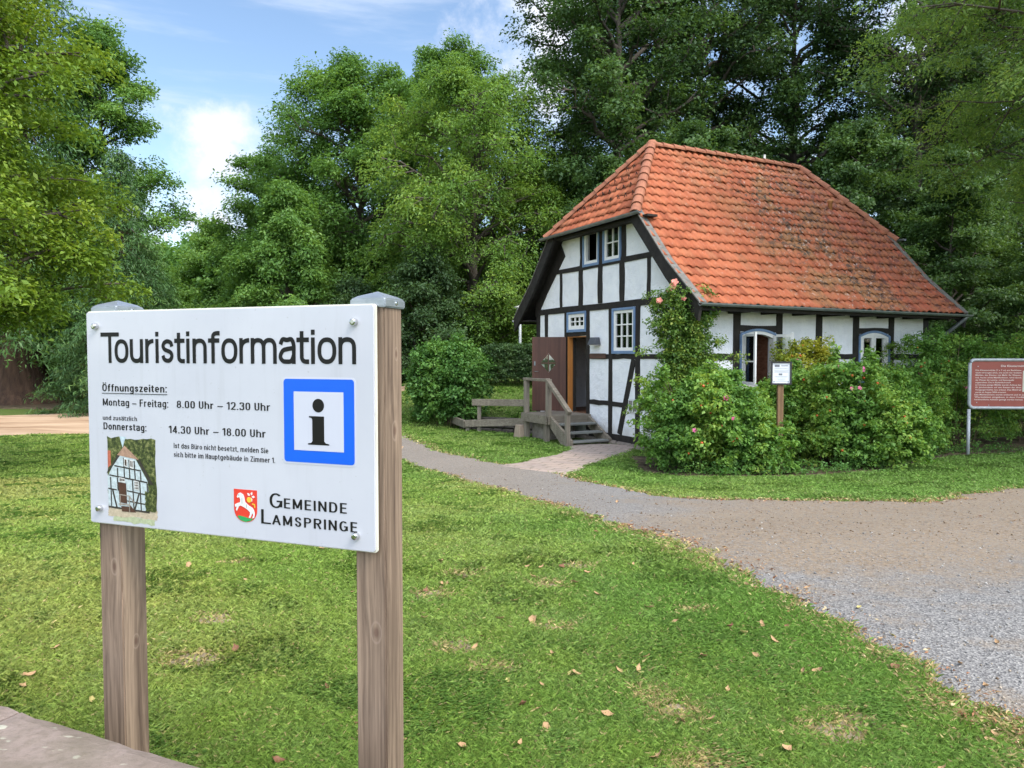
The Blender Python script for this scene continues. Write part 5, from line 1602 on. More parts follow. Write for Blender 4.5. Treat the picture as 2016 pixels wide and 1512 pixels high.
MB().hexa([(-1.52, 5.10, G0 - .3), (-1.10, 5.10, G0 - .3), (-1.10, 5.5, G0 - .3), (-1.52, 5.5, G0 - .3), (-1.45, 5.13, -.42), (-1.2, 5.13, -.42), (-1.2, 5.4, -.42), (-1.45, 5.4, -.42)]).build('stone_footing', simple('sandstone', (0.27, 0.2, 0.14), (0.4, 0.31, 0.23), 0.9, 6), ST, bevel=.02)
MB().bar((-1.28, 5.16, .83), (-1.28, 3.80, .83), .13, .07).build('handrail', OLDWOOD, ST, bevel=.006)
MB().bar((-1.30, 3.90, .85), (-1.325, 2.74, .075), .12, .085).build('handrail', OLDWOOD, ST, bevel=.006)
for xx in (-1.24, -.12):
    MB().prism([[(3.77, -.10), (3.77, -.38), (3.12, G0 - .03), (2.78, G0 - .03), (2.78, -.60)]], xx - .04, xx + .04, lambda a, b, d: (d, a, b)).build('stringer', OLDWOOD, ST, bevel=.005)
for i, z in enumerate((-.25, -.44, -.63)):
    y = 3.60 - .27 * i
    MB().box(-1.198, -.162, y - .29, y, z - .045, z).build('tread', TREADW, ST, bevel=.005)
MB().box(-1.1, -.2, 4.3, 5.1, G0 - .35, -.34).build('foundation_stones', STONE, ST, bevel=.03)

# rails guarding the mill ditch
FN = empty('rail_fence', (0, 0, 0), 0, 'low weathered rail fence guarding the ditch beside the steps', 'fence')
corner = Vector((-1.30, 21.6, 0))


def rail(a, b, h=.2):
    return MB().bar(a, b, .075, h).build('rail', OLDWOOD, FN, bevel=.006)


rail((-1.36, 21.62, -.53), (.36, 20.75, -.40)); rail((-1.15, 21.52, .10), (.42, 20.72, .13), .19)
rail((-1.38, 21.66, -.55), (-3.15, 27.0, -.52), .22)
for x, y, z1 in ((-1.30, 21.68, -.44), (-.95, 21.5, .18), (-3.0, 26.6, -.42), (-2.1, 24.1, -.46)):
    MB().box(x - .055, x + .055, y - .055, y + .055, gzf(x, y) - .3, z1).build('post', OLDWOOD_Z, FN, bevel=.006)
dw = MB()
wr = random.Random(8)
A, Bp = Vector((-1.6, 23.45, 0)), Vector((1.0, 22.05, 0))
for row in range(4):
    t = 0.0
    while t < .98:
        w = wr.uniform(.09, .17); p, q = A.lerp(Bp, t), A.lerp(Bp, min(1, t + w - .008))
        z0 = -1.75 + row * .33
        dw.bar(p + Vector((0, -wr.uniform(0, .06), z0 + .155)), q + Vector((0, -wr.uniform(0, .06), z0 + .155)), .3, .3)
        t += w
tag(dw.build('ditch_wall', simple('dark_wall_stone', (0.05, 0.045, 0.035), (0.13, 0.11, 0.09), 0.95, 6, bump_s=.8), None, bevel=.025), 'dark rubble stone wall lining the ditch behind the rail fence', 'wall')

# lamp post behind the house corner
LP = empty('street_lamp', (0.33, 30.2, gzf(.33, 30.2)), 0, 'pale grey street lamp with flat hood behind the left eaves', 'street lamp')
zb = gzf(.33, 30.2)
MB().tube([(0, 0, -.2), (0, 0, 3.05 - zb)], .055, 10).build('pole', simple('pole_grey', (0.35, 0.38, 0.40), (0.45, 0.48, 0.5), 0.5), LP, smooth=True)
MB().lathe([(.06, 3.0 - zb), (.12, 3.08 - zb), (.16, 3.36 - zb), (.12, 3.38 - zb)], n=14).build('lamp_glass', WHITE, LP, smooth=True)
MB().lathe([(.26, 3.38 - zb), (.25, 3.41 - zb), (.05, 3.47 - zb)], n=16).build('lamp_hood', simple('hood_grey', (0.5, 0.5, 0.48), (0.6, 0.6, 0.58), 0.5), LP)

# ------------------------------------------------------------------ signs
INK = simple('black_print', (0.008, 0.0075, 0.0075), (0.013, 0.012, 0.012), 0.35, 5.0, spec=0.25)


def text_mesh(s, bold=0.0, sx=None):
    cu = bpy.data.curves.new('txt', 'FONT'); cu.body = s; cu.size = 1.0; cu.offset = bold; cu.resolution_u = 3
    o = bpy.data.objects.new('txt', cu); COL.objects.link(o)
    dg = bpy.context.evaluated_depsgraph_get()
    me = bpy.data.meshes.new_from_object(o.evaluated_get(dg))
    bpy.data.objects.remove(o); bpy.data.curves.remove(cu)
    v = np.empty(len(me.vertices) * 3, dtype=np.float32); me.vertices.foreach_get('co', v)
    return me, v.reshape(-1, 3)


CAP = None


def put_text(name, s, x0, x1, base, cap, mat, parent, f, bold=0.0, depth=0.0012, extrude=0.0):
    """text set between x0 and x1 on a baseline, f(a, b, d) -> point in the parent's space"""
    global CAP
    if CAP is None:
        m0, v0 = text_mesh('H'); CAP = float(v0[:, 1].max() - v0[:, 1].min()); bpy.data.meshes.remove(m0)
    me, v = text_mesh(s, min(bold, .004))
    lo, hi = v[:, 0].min(), v[:, 0].max()
    sx = (x1 - x0) / (hi - lo); sy = cap / CAP
    co = np.array([f(x0 + (p[0] - lo) * sx, base + p[1] * sy, depth) for p in v], dtype=np.float32)
    me.vertices.foreach_set('co', co.ravel())
    if bold > .004:
        bm = bmesh.new(); bm.from_mesh(me)
        src = bm.verts[:] + bm.edges[:] + bm.faces[:]
        for q, (da, db) in enumerate(((-1, 0), (1, 0), (0, .6), (0, -.6))):
            r = bmesh.ops.duplicate(bm, geom=src)
            dvec = Vector(f(da * bold * cap * .9, db * bold * cap * .9, .00006 * (q + 1))) - Vector(f(0, 0, 0))
            bmesh.ops.translate(bm, verts=[g for g in r['geom'] if isinstance(g, bmesh.types.BMVert)], vec=dvec)
        bm.to_mesh(me); bm.free()
    if extrude:
        bm = bmesh.new(); bm.from_mesh(me)
        r = bmesh.ops.extrude_face_region(bm, geom=bm.faces[:])
        dvec = Vector(f(0, 0, extrude)) - Vector(f(0, 0, 0))
        bmesh.ops.translate(bm, verts=[g for g in r['geom'] if isinstance(g, bmesh.types.BMVert)], vec=dvec)
        bmesh.ops.recalc_face_normals(bm, faces=bm.faces)
        bm.to_mesh(me); bm.free()
    me.materials.clear(); me.name = name
    return link(name, me, mat, parent)


# tourist information board: local x to the right along the board, y away from the viewer, z up
SG = empty('information_sign', (-0.323 + 0.905 * -0.9354, 1.88 + 0.905 * 0.3535, 0), math.atan2(-0.3535, 0.9354), 'white tourist information board with blue info symbol on two wooden posts', 'sign')
def post_mat():
    m = wood_grain('sign_post_wood', (0.075, 0.045, 0.03), (0.32, 0.228, 0.158), 'z', 95, 0.8, bump_s=0.8)
    nt = m.node_tree; N, L = nt.nodes, nt.links; b = N['Principled BSDF']
    col = b.inputs['Base Color'].links[0].from_socket
    crack = noise_n(N, L, mapped(N, L, 'Object', (1, 1, 0.012)), 55.0, 2.0, 0.5)
    gate = noise_n(N, L, mapped(N, L, 'Object', (1, 1, 0.5)), 7.0, 2.0)
    q = N.new('ShaderNodeMath'); q.operation = 'MULTIPLY'
    L.new(maprange(N, L, crack, 0.34, 0.30), q.inputs[0]); L.new(maprange(N, L, gate, 0.42, 0.55), q.inputs[1])
    col = mixc(N, L, q.outputs[0], col, (0.022, 0.014, 0.01))
    for kx, ky, kz, kr in ((-0.03, 0.0, 0.86, .009), (0.905, 0.05, 1.30, .009), (0.905, 0.06, 1.50, .006), (0.875, 0.0, 0.78, .010), (0.0, 0.045, 0.62, .008)):
        mp = mapped(N, L, 'Object', (1, 1, 0.55))
        vd = N.new('ShaderNodeVectorMath'); vd.operation = 'DISTANCE'; L.new(mp, vd.inputs[0]); vd.inputs[1].default_value = (kx, ky, kz * .55)
        col = mixc(N, L, maprange(N, L, vd.outputs['Value'], kr * 1.1, kr * .4, 0, .55), col, (0.08, 0.032, 0.02))
        ring = N.new('ShaderNodeMath'); ring.operation = 'SUBTRACT'; L.new(vd.outputs['Value'], ring.inputs[0]); ring.inputs[1].default_value = kr * 1.5
        ab = N.new('ShaderNodeMath'); ab.operation = 'ABSOLUTE'; L.new(ring.outputs[0], ab.inputs[0])
        col = mixc(N, L, maprange(N, L, ab.outputs[0], kr * .35, 0, 0, .45), col, (0.34, 0.25, 0.19))
    L.new(col, b.inputs['Base Color'])
    return m


POSTW = post_mat()
ZCAP = simple('galvanised_cap', (0.33, 0.36, 0.39), (0.47, 0.50, 0.53), 0.42, 14.0, metal=0.75, bump_s=.1)
STEEL = simple('polished_steel', (0.55, 0.55, 0.54), (0.68, 0.67, 0.65), 0.18, 3.0, metal=1.0)
for i, px in enumerate((-0.09, 0.815)):
    # post occupies x px .. px+.09, y 0 .. .09
    mb = MB().box(px, px + .09, 0.0, .09, -0.4, 1.632)
    po = mb.build('post', POSTW, SG, bevel=.004, seg=2)
    c0 = px - .006, px + .096
    cap = MB()
    e = .007
    ring = [(-e, -e), (.09 + e, -e), (.09 + e, .09 + e), (-e, .09 + e)]
    inr = [(.004, .004), (.086, .004), (.086, .086), (.004, .086)]
    lev = [(0, 1.617), (0, 1.644), (1, 1.652)]
    vs = [(px + x, y, 1.6185) for x, y in ring] + [(px + x, y, 1.6405) for x, y in ring] + [(px + x, y, 1.6475) for x, y in inr] + [(px + .045, .045, 1.6625)]
    fs = [(0, 3, 2, 1)]
    for k in range(4):
        n_ = (k + 1) % 4
        fs += [(k, n_, 4 + n_, 4 + k), (4 + k, 4 + n_, 8 + n_, 8 + k), (8 + k, 8 + n_, 12)]
    co_ = MB().add(vs, fs).build('post_cap', ZCAP, po, bevel=.003, seg=2, smooth=False)
    MB().lathe([(.0055, 0), (.005, .002), (.002, .003)], n=10, f=lambda x, y, z, px=px: (px + .09 + e + z, .05 + x, 1.631 + y)).build('screw', STEEL, co_)

BX0, BZ0, BW, BH = -0.095, 0.997, 0.981, 0.626
BD = -0.022                                             # board's front plane


def bf(a, b, d): return (BX0 + a, BD - d, BZ0 + b)


def acrylic():
    m, nt, N, L, b = nodes_of('acrylic_board')
    vec = mapped(N, L, 'Object')
    L.new(ramp(N, L, noise_n(N, L, vec, 2.2, 5.0), [(0.35, (0.475, 0.48, 0.53)), (0.65, (0.525, 0.53, 0.575))]), b.inputs['Base Color'])
    col = b.inputs['Base Color'].links[0].from_socket
    dr = noise_n(N, L, mapped(N, L, 'Object', (1, 1, 0.07)), 34.0, 5.0, 0.6)
    col = mixc(N, L, maprange(N, L, dr, 0.55, 0.75, 0, 0.16), col, (0.34, 0.34, 0.35))
    sp = noise_n(N, L, vec, 85.0, 2.0)
    col = mixc(N, L, maprange(N, L, sp, 0.70, 0.74, 0, 0.35), col, (0.3, 0.29, 0.27))
    L.new(col, b.inputs['Base Color'])
    b.inputs['Roughness'].default_value = 0.35
    b.inputs['Coat Weight'].default_value = 0.6; b.inputs['Coat Roughness'].default_value = 0.06
    return m


BOARD_M = acrylic()


def rounded(x0, x1, y0, y1, r, n=5):
    p = []
    for cx, cy, a0 in ((x1 - r, y1 - r, 0), (x0 + r, y1 - r, 90), (x0 + r, y0 + r, 180), (x1 - r, y0 + r, 270)):
        for k in range(n + 1):
            t = R(a0 + 90 * k / n); p.append((cx + r * math.cos(t), cy + r * math.sin(t)))
    return p


BRD = MB().prism([rounded(0, BW, 0, BH, .006)], -0.006, 0.0, bf).build('board', BOARD_M, SG)
EDGE = simple('acrylic_edge', (0.62, 0.60, 0.50), (0.75, 0.73, 0.63), 0.2, 5)
MB().prism([rounded(-.004, BW + .004, -.004, BH + .004, .008)], -0.0125, -0.0065, bf).build('backing_plate', EDGE, SG)
for a, b in ((.0396, .585), (.928, .5845), (.041, .0438), (.9275, .0373)):
    MB().lathe([(.0095, 0), (.0095, .009), (.0085, .0125), (.005, .014)], n=16, f=lambda x, y, z, a=a, b=b: bf(a + x, b + y, z)).build('bolt', STEEL, BRD, smooth=False)
    MB().lathe([(.006, -.03), (.006, -.0127)], n=10, f=lambda x, y, z, a=a, b=b: bf(a + x, b + y, z)).build('standoff', STEEL, BRD)
HALO = simple('letter_edge', (0.66, 0.66, 0.62), (0.74, 0.74, 0.70), 0.3, 5)


def arc_(cx, cy, rx, ry, a0, a1, n=12, e=.85):
    out = []
    for i in range(n + 1):
        t = R(a0 + (a1 - a0) * i / n); c, q = math.cos(t), math.sin(t)
        out.append((cx + rx * math.copysign(abs(c) ** e, c), cy + ry * math.copysign(abs(q) ** e, q)))
    return out


def smooth_(p, n=6):
    out = []
    for i in range(len(p) - 1):
        a, b, c, d = p[max(i - 1, 0)], p[i], p[i + 1], p[min(i + 2, len(p) - 1)]
        for k in range(n):
            t = k / n
            out.append(tuple(.5 * (2 * b[q] + (c[q] - a[q]) * t + (2 * a[q] - 5 * b[q] + 4 * c[q] - d[q]) * t * t + (3 * b[q] - a[q] - 3 * c[q] + d[q]) * t ** 3) for q in (0, 1)))
    return out + [p[-1]]


GW_ = dict(m=.70, i=.0, l=.0, r=.30, t=.29, f=.29, s=.40, c=.40, z=.38, M=.64, I=.0, N=.55, A=.60, G=.56, E=.44, L=.42, F=.42, S=.48, Z=.46, T=.50, O=.58, D=.54, P=.50, R=.52)
GW_.update({'1': .26, '.': .0, ':': .0, ',': .0, '–': .52, ' ': .16, 'Ö': .54})
S_SH = ((.93, .72), (.82, .91), (.5, .98), (.2, .91), (.07, .74), (.22, .58), (.5, .51), (.8, .43), (.93, .26), (.80, .08), (.5, .015), (.18, .09), (.05, .28))


def glyph(c, w, hx, hy, X):
    """centre lines of one letter: list of (points, closed); cap height 1, x-height X, stem half widths hx, hy"""
    L, Rr, T = hx, w - hx, 1 - hy
    o = lambda H, e=.85: (arc_(w / 2, H / 2, w / 2 - hx, H / 2 - hy, 0, 348, 29, e), True)
    sh = lambda H: (smooth_([(hx + (w - 2 * hx) * p[0], hy + (H - 2 * hy) * p[1]) for p in S_SH]), False)
    dots = lambda y: [([(w * .5 - .13, y), (w * .5 - .13, y + 2 * hy)], False), ([(w * .5 + .13, y), (w * .5 + .13, y + 2 * hy)], False)]
    ln = lambda *p: (list(p), False)
    hump = lambda l, r, H: (arc_((l + r) / 2, H * .6, (r - l) / 2, H * .4 - hy, 180, 0, 16) + [(r, H * .3), (r, 0)], False)
    if c == 'o': return [o(X)]
    if c in 'Oö': return [o(1 if c == 'O' else X)]
    if c == 'Ö': return [o(1)] + dots(1.06)
    if c == '0': return [o(1, .7)]
    if c in 'aä':
        g = [(smooth_([(w * .12, X * .74), (w * .24, X * .93), (w * .5, X - hy), (w * .76, X * .93), (Rr, X * .72), (Rr, X * .4), (Rr, 0)]), False),
             (smooth_([(Rr, X * .60), (w * .55, X * .57), (w * .25, X * .5), (L, X * .28), (w * .25, X * .07 + hy * .5), (w * .5, hy), (w * .75, X * .12), (Rr, X * .34)]), False)]
        return g + (dots(X + .08) if c == 'ä' else [])
    if c == 'b': return [ln((L, 0), (L, 1)), o(X)]
    if c == 'd': return [ln((Rr, 0), (Rr, 1)), o(X)]
    if c == 'p': return [ln((L, -.26), (L, X)), o(X)]
    if c == 'g': return [ln((Rr, X), (Rr, X * .5)), o(X), ([(Rr, X * .5), (Rr, -.08)] + arc_(w / 2, -.08, w / 2 - hx, .18 - hy, 0, -150, 10), False)]
    if c == 'c': return [(arc_(w / 2, X / 2, w / 2 - hx, X / 2 - hy, 42, 318, 20), False)]
    if c == 'e': return [(arc_(w / 2, X / 2, w / 2 - hx, X / 2 - hy, 0, 318, 24), False), ln((L, X * .5), (Rr + hx * .6, X * .5))]
    if c == 'h': return [ln((L, 0), (L, 1)), hump(L, Rr, X)]
    if c == 'n': return [ln((L, 0), (L, X)), hump(L, Rr, X)]
    if c == 'm': return [ln((L, 0), (L, X)), hump(L, w / 2, X), hump(w / 2, Rr, X)]
    if c in 'uü': return [ln((Rr, 0), (Rr, X)), ([(L, X), (L, X * .5)] + arc_(w / 2, X * .4, w / 2 - hx, X * .4 - hy, 180, 360, 16), False)] + (dots(X + .08) if c == 'ü' else [])
    if c == 'U': return [([(L, 1), (L, .5)] + arc_(w / 2, .32, w / 2 - hx, .32 - hy, 180, 360, 16) + [(Rr, 1)], False)]
    if c == 'r': return [ln((L, 0), (L, X)), (arc_(w, X * .55, w - hx, X * .45 - hy, 180, 90, 10), False)]
    if c == 'i': return [ln((w / 2, 0), (w / 2, X)), ln((w / 2, 1 - 2.2 * hy), (w / 2, 1.0))]
    if c == 'l' or c == 'I': return [ln((w / 2, 0), (w / 2, 1))]
    if c == 't': return [([(w * .42, X * 1.24), (w * .42, X * .4)] + arc_(w * .78, X * .28, w * .36, X * .28 - hy, 180, 270, 8) + [(w, hy)], False), ln((0, X - hy), (w, X - hy))]
    if c == 'f': return [([(w * .42, 0), (w * .42, X)] + arc_(w * .82, X * 1.06, w * .4, 1 - hy - X * 1.06, 180, 90, 8) + [(w, T)], False), ln((0, X - hy), (w * .96, X - hy))]
    if c == 's': return [sh(X)]
    if c == 'S': return [sh(1)]
    if c in 'zZ':
        H = X if c == 'z' else 1
        return [ln((0, H - hy), (w, H - hy)), ln((Rr, H - hy), (L, hy)), ln((0, hy), (w, hy))]
    if c == 'T': return [ln((0, T), (w, T)), ln((w / 2, 0), (w / 2, T))]
    if c in 'FE': return [ln((L, 0), (L, 1)), ln((L, T), (w, T)), ln((L, .52), (w * .92, .52))] + ([ln((L, hy), (w, hy))] if c == 'E' else [])
    if c == 'L': return [ln((L, 0), (L, 1)), ln((L, hy), (w, hy))]
    if c == 'H': return [ln((L, 0), (L, 1)), ln((Rr, 0), (Rr, 1)), ln((L, .52), (Rr, .52))]
    if c == 'N': return [ln((L, 0), (L, 1)), ln((Rr, 0), (Rr, 1)), ln((L, .97), (Rr, .03))]
    if c == 'M': return [ln((L, 0), (L, 1)), ln((Rr, 0), (Rr, 1)), ln((L, .97), (w / 2, .12)), ln((w / 2, .12), (Rr, .97))]
    if c == 'A': return [ln((hx * .8, 0), (w / 2, .99)), ln((w - hx * .8, 0), (w / 2, .99)), ln((w * .2, .32), (w * .8, .32))]
    if c == 'D': return [ln((L, 0), (L, 1)), ([(L, T), (w * .45, T)] + arc_(w * .45, .5, Rr - w * .45, .5 - hy, 90, -90, 16, .8) + [(L, hy)], False)]
    if c in 'PR':
        g = [ln((L, 0), (L, 1)), ([(L, T), (w * .5, T)] + arc_(w * .5, .75 - hy / 2, Rr - w * .5, .25 - hy / 2, 90, -90, 12) + [(L, .5)], False)]
        return g + ([ln((w * .5, .5), (Rr, 0))] if c == 'R' else [])
    if c == 'B': return [ln((L, 0), (L, 1)), ([(L, T), (w * .5, T)] + arc_(w * .5, .76 - hy / 2, Rr * .95 - w * .5, .24 - hy / 2, 90, -90, 12) + [(L, .52)], False), ([(L, .52), (w * .5, .52)] + arc_(w * .5, .26 + hy / 2, Rr - w * .5, .26 - hy / 2, 90, -90, 12) + [(L, hy)], False)]
    if c == 'G': return [(arc_(w / 2, .5, w / 2 - hx, .5 - hy, 45, 350, 24, .9), False), ln((w * .55, .46), (w, .46)), ln((Rr, .46), (Rr, .08))]
    if c == '1': return [ln((Rr, 0), (Rr, 1)), ln((Rr, .98), (0, .78))]
    if c == '2': return [(smooth_([(L, .74), (w * .2, .91), (w * .5, T), (w * .8, .91), (Rr, .72), (w * .78, .5), (w * .4, .24), (L, hy)]), False), ln((0, hy), (w, hy))]
    if c == '3': return [(smooth_([(L, .78), (w * .24, .93), (w * .5, T), (w * .8, .92), (Rr * .97, .75), (w * .78, .57), (w * .45, .53)]), False), (smooth_([(w * .45, .53), (w * .8, .48), (Rr, .27), (w * .8, .08), (w * .5, hy), (w * .2, .07), (L, .24)]), False)]
    if c == '4': return [ln((w * .72, 0), (w * .72, 1)), ln((w * .72, .97), (L, .27)), ln((0, .25), (w, .25))]
    if c == '8': return [(arc_(w / 2, .755 - hy / 2, w / 2 - hx * 1.3, .245 - hy / 2, 0, 348, 24), True), (arc_(w / 2, .255 + hy / 2, w / 2 - hx, .255 - hy / 2, 0, 348, 24), True)]
    if c == '.': return [ln((w / 2, 0), (w / 2, 2.2 * hy))]
    if c == ',': return [ln((w / 2, 2.2 * hy), (w / 2, 0)), ln((w / 2, 0), (w / 2 - .05, -.12))]
    if c == ':': return [ln((w / 2, 0), (w / 2, 2.2 * hy)), ln((w / 2, X - 2.2 * hy), (w / 2, X))]
    if c == '–': return [ln((0, X * .5), (w, X * .5))]
    return []


def set_line(s, x0, x1, base, cap, hx=.062, hy=.058, X=.73, gap=.115, boxes=None, d0=.0008):
    """a line of condensed lettering between x0 and x1; hx, hy: half stem widths as a share of the cap height"""
    mb = MB(); lay = 0
    if boxes is None:
        ws = [max(GW_.get(c, .45), 0) + (2 * hx if GW_.get(c, 1) == 0 else 0) for c in s]
        tot = sum(ws) + gap * (len(s) - 1)
        k = (x1 - x0) / tot; boxes = []; p = x0
        for w in ws: boxes.append((p, p + w * k)); p += (w + gap) * k
    else: k = cap
    for c, (a, b) in zip(s, boxes):
        w = (b - a) / k
        for pts, closed in glyph(c, w, hx, hy, X):
            n = len(pts); L_, R_ = [], []
            for i, p in enumerate(pts):
                u, v = (pts[(i - 1) % n], pts[(i + 1) % n]) if closed else (pts[max(i - 1, 0)], pts[min(i + 1, n - 1)])
                dx, dy = (v[0] - u[0]) / hx, (v[1] - u[1]) / hy
                l = math.hypot(dx, dy) or 1
                nx, ny = -dy / l * hx, dx / l * hy
                L_.append((a + (p[0] + nx) * k, base + (p[1] + ny) * cap)); R_.append((a + (p[0] - nx) * k, base + (p[1] - ny) * cap))
            lay = (lay + 1) % 6
            mb.add([bf(q[0], q[1], d0 + .00003 * lay) for q in L_ + R_], [(i, (i + 1) % n, n + (i + 1) % n, n + i) for i in range(n if closed else n - 1)])
    return mb.build('lettering', INK, BRD)


HEAD = [0.0555, 0.1277, 0.1099, 0.1638, 0.1695, 0.2197, 0.228, 0.2595, 0.2668, 0.2777, 0.2862, 0.3351, 0.336, 0.3732, 0.3795, 0.3904, 0.4013, 0.4515, 0.4563, 0.4972, 0.5019, 0.557, 0.5635, 0.5969, 0.6015, 0.6864, 0.6923, 0.7467, 0.7496, 0.7887, 0.7955, 0.8064, 0.8148, 0.8722, 0.8785, 0.931]
set_line('Touristinformation', 0, 0, .4770, .0893, .066, .068, .775, 0, [(HEAD[2 * i], HEAD[2 * i + 1]) for i in range(18)])

set_line('Öffnungszeiten:', .0577, .3055, .3935, .0215, .074, .066)
MB().box(.0565, .3065, .3868, .3884, .0004, .0012, bf).build('underline', INK, BRD)
set_line('Montag – Freitag:', .0590, .3100, .3510, .0210, .068, .060)
set_line('8.00 Uhr – 12.30 Uhr', .3408, .6626, .3510, .0206, .066, .060)
set_line('und zusätzlich', .0577, .1912, .3086, .0130, .064, .060)
set_line('Donnerstag:', .0594, .2266, .2803, .0206, .074, .066)
set_line('14.30 Uhr – 18.00 Uhr', .3108, .6469, .2789, .0206, .066, .060)
set_line('Ist das Büro nicht besetzt, melden Sie', .3274, .6551, .2365, .0144, .066, .060)
set_line('sich bitte im Hauptgebäude in Zimmer 1.', .3268, .6770, .2116, .0144, .066, .060)
set_line('G', .6570, .6985, .0905, .0400, .055, .055)
set_line('EMEINDE', .7035, .8992, .0920, .0270, .070, .062, gap=.17)
set_line('L', .6285, .6605, .0450, .0390, .055, .055)
set_line('AMSPRINGE', .6648, .9300, .0453, .0266, .070, .062, gap=.17)
# info symbol
BLUEP = simple('sign_blue', (0.004, 0.095, 0.60), (0.006, 0.115, 0.66), 0.3, 4)
WPANEL = simple('sticker_white', (0.50, 0.51, 0.58), (0.53, 0.54, 0.61), 0.3, 4)
MB().prism([rounded(.7025, .9295, .2135, .4425, .012)], .0002, .0008, bf).build('sticker_border', WPANEL, BRD)
MB().prism([rounded(.7075, .9245, .2185, .4378, .009)], .0009, .0014, bf).build('blue_square', BLUEP, BRD)
MB().prism([[(.7397, .2503), (.8928, .2503), (.8928, .4047), (.7397, .4047)]], .0015, .0019, bf).build('white_square', WPANEL, BRD)
im = MB()
im.prism([[(.8165 + .0178 * math.cos(t * math.pi / 14), .3691 + .0178 * math.sin(t * math.pi / 14)) for t in range(28)]], .002, .0025, bf)
im.prism([[(.7835, .2662), (.8490, .2662), (.8490, .2695), (.8385, .2712), (.8338, .2760), (.8338, .3412), (.7875, .3412), (.7875, .3378), (.7950, .3362), (.7975, .3320), (.7975, .2760), (.7935, .2712), (.7835, .2695)]], .002, .0025, bf)
im.build('info_symbol', INK, BRD)
# municipal crest: red shield, white lamb, golden rose, green hill
CR = simple('crest_red', (0.62, 0.035, 0.02), (0.68, 0.05, 0.03), 0.35)
CG = simple('crest_green', (0.02, 0.27, 0.08), (0.03, 0.34, 0.1), 0.35)
CW = simple('crest_white', (0.66, 0.66, 0.66), (0.72, 0.72, 0.7), 0.35)
CY = simple('crest_gold', (0.66, 0.45, 0.03), (0.75, 0.55, 0.05), 0.35)


def cf(a, b, d): return bf(.5375 + a * .078, .0445 + b * .0892, d)     # crest box 0..1


shield = [(0, 1), (1, 1), (1, .42)] + [(.5 + .5 * math.cos(R(-k * 9)) ** .9, .42 - .42 * math.sin(R(k * 9)) ** .95) for k in range(1, 10)] + [(.5, 0)] + [(.5 - .5 * math.cos(R(-k * 9)) ** .9, .42 - .42 * math.sin(R(k * 9)) ** .95) for k in range(9, 0, -1)] + [(0, .42)]
MB().prism([shield], .0003, .0009, cf).build('crest_shield', CR, BRD)
MB().prism([[(.15, .155), (.2, .19), (.35, .175), (.5, .155), (.66, .12), (.8, .135), (.83, .125), (.72, .05), (.5, .004), (.28, .05)]], .001, .0014, cf).build('crest_hill', CG, BRD)
lamb = [(.14, .76), (.20, .87), (.30, .90), (.42, .85), (.46, .78), (.50, .62), (.66, .52), (.82, .46), (.88, .38), (.91, .28), (.88, .16), (.80, .13), (.80, .17), (.84, .24), (.80, .30), (.76, .22), (.71, .14), (.64, .15), (.70, .24), (.70, .32), (.58, .40), (.44, .46), (.30, .50), (.22, .47), (.17, .38), (.13, .32), (.09, .36), (.13, .46), (.06, .44), (.05, .52), (.16, .57), (.28, .60), (.29, .70), (.24, .76), (.17, .73)]
MB().prism([lamb], .0015, .0019, cf).build('crest_lamb', CW, BRD)
MB().prism([[(.23 + .018 * math.cos(k), .82 + .018 * math.sin(k)) for k in range(6)]], .002, .0022, cf).box(.36, .37, .56, .74, .002, .0022, cf).box(.55, .56, .44, .55, .002, .0022, cf).build('crest_detail', INK, BRD)
fl = MB()
for k in range(5):
    t = R(90 + 72 * k - 20); ca, sa = math.cos(t), math.sin(t)
    fl.prism([[(.74 + ca * .04, .80 + sa * .035), (.74 + ca * .11 - sa * .045, .80 + sa * .095 + ca * .04), (.74 + ca * .19, .80 + sa * .165), (.74 + ca * .11 + sa * .045, .80 + sa * .095 - ca * .04)]], .0015 + .00005 * k, .0019 + .00005 * k, cf)
fl.build('crest_petals', CW, BRD)
MB().prism([[(.68 + .10 * math.cos(k * .45), .70 + .085 * math.sin(k * .45)) for k in range(14)]], .0022, .0026, cf).build('crest_rose', CY, BRD)
MB().prism([[(.80, .60), (.92, .58), (.94, .48), (.90, .46), (.88, .55), (.80, .56)]], .002, .0024, cf).build('crest_tendril', CY, BRD)


# printed photograph of the mill on the board
def pf_(a, b, d): return bf(.068 + a * .199, .004 + b * .261, d)


def pm_(name, c, polys, d):
    mb = MB()
    for k, p in enumerate(polys): mb.prism([p], .0002 + d * .0002, .0004 + d * .0002 + k * .000002, pf_)
    return mb.build(name, c, BRD)


FL = lambda n, c: simple(n, tuple(q * .75 for q in c), tuple(min(1, q * 1.25) for q in c), 0.4, 90.0)
def print_foliage():
    m, nt, N, L, b = nodes_of('print_foliage')
    f_ = noise_n(N, L, mapped(N, L, 'Object'), 110.0, 6.0, 0.7)
    L.new(ramp(N, L, f_, [(0.38, (0.012, 0.018, 0.008)), (0.52, (0.065, 0.085, 0.022)), (0.68, (0.28, 0.28, 0.11))]), b.inputs['Base Color'])
    b.inputs['Roughness'].default_value = 0.35
    return m
def wavy(x0, x1, y0, y1, seed):
    r = random.Random(seed); p = []
    for i in range(13): p.append((x0 + (x1 - x0) * i / 12, y0 + r.uniform(-.012, .012)))
    for i in range(1, 12): p.append((x1 + r.uniform(-.012, .012), y0 + (y1 - y0) * i / 12))
    for i in range(13): p.append((x1 + (x0 - x1) * i / 12, y1 + r.uniform(-.015, .015)))
    for i in range(1, 12): p.append((x0 + r.uniform(-.012, .012), y1 + (y0 - y1) * i / 12))
    return p
pm_('print_trees', print_foliage(), [wavy(.02, .96, .16, .97, 2)], 0)
pm_('print_sky', FL('print_sky_blue', (0.42, 0.52, 0.56)), [[(.27, .985), (.40, .985), (.36, .93), (.33, .86), (.30, .92)]], 1.5)
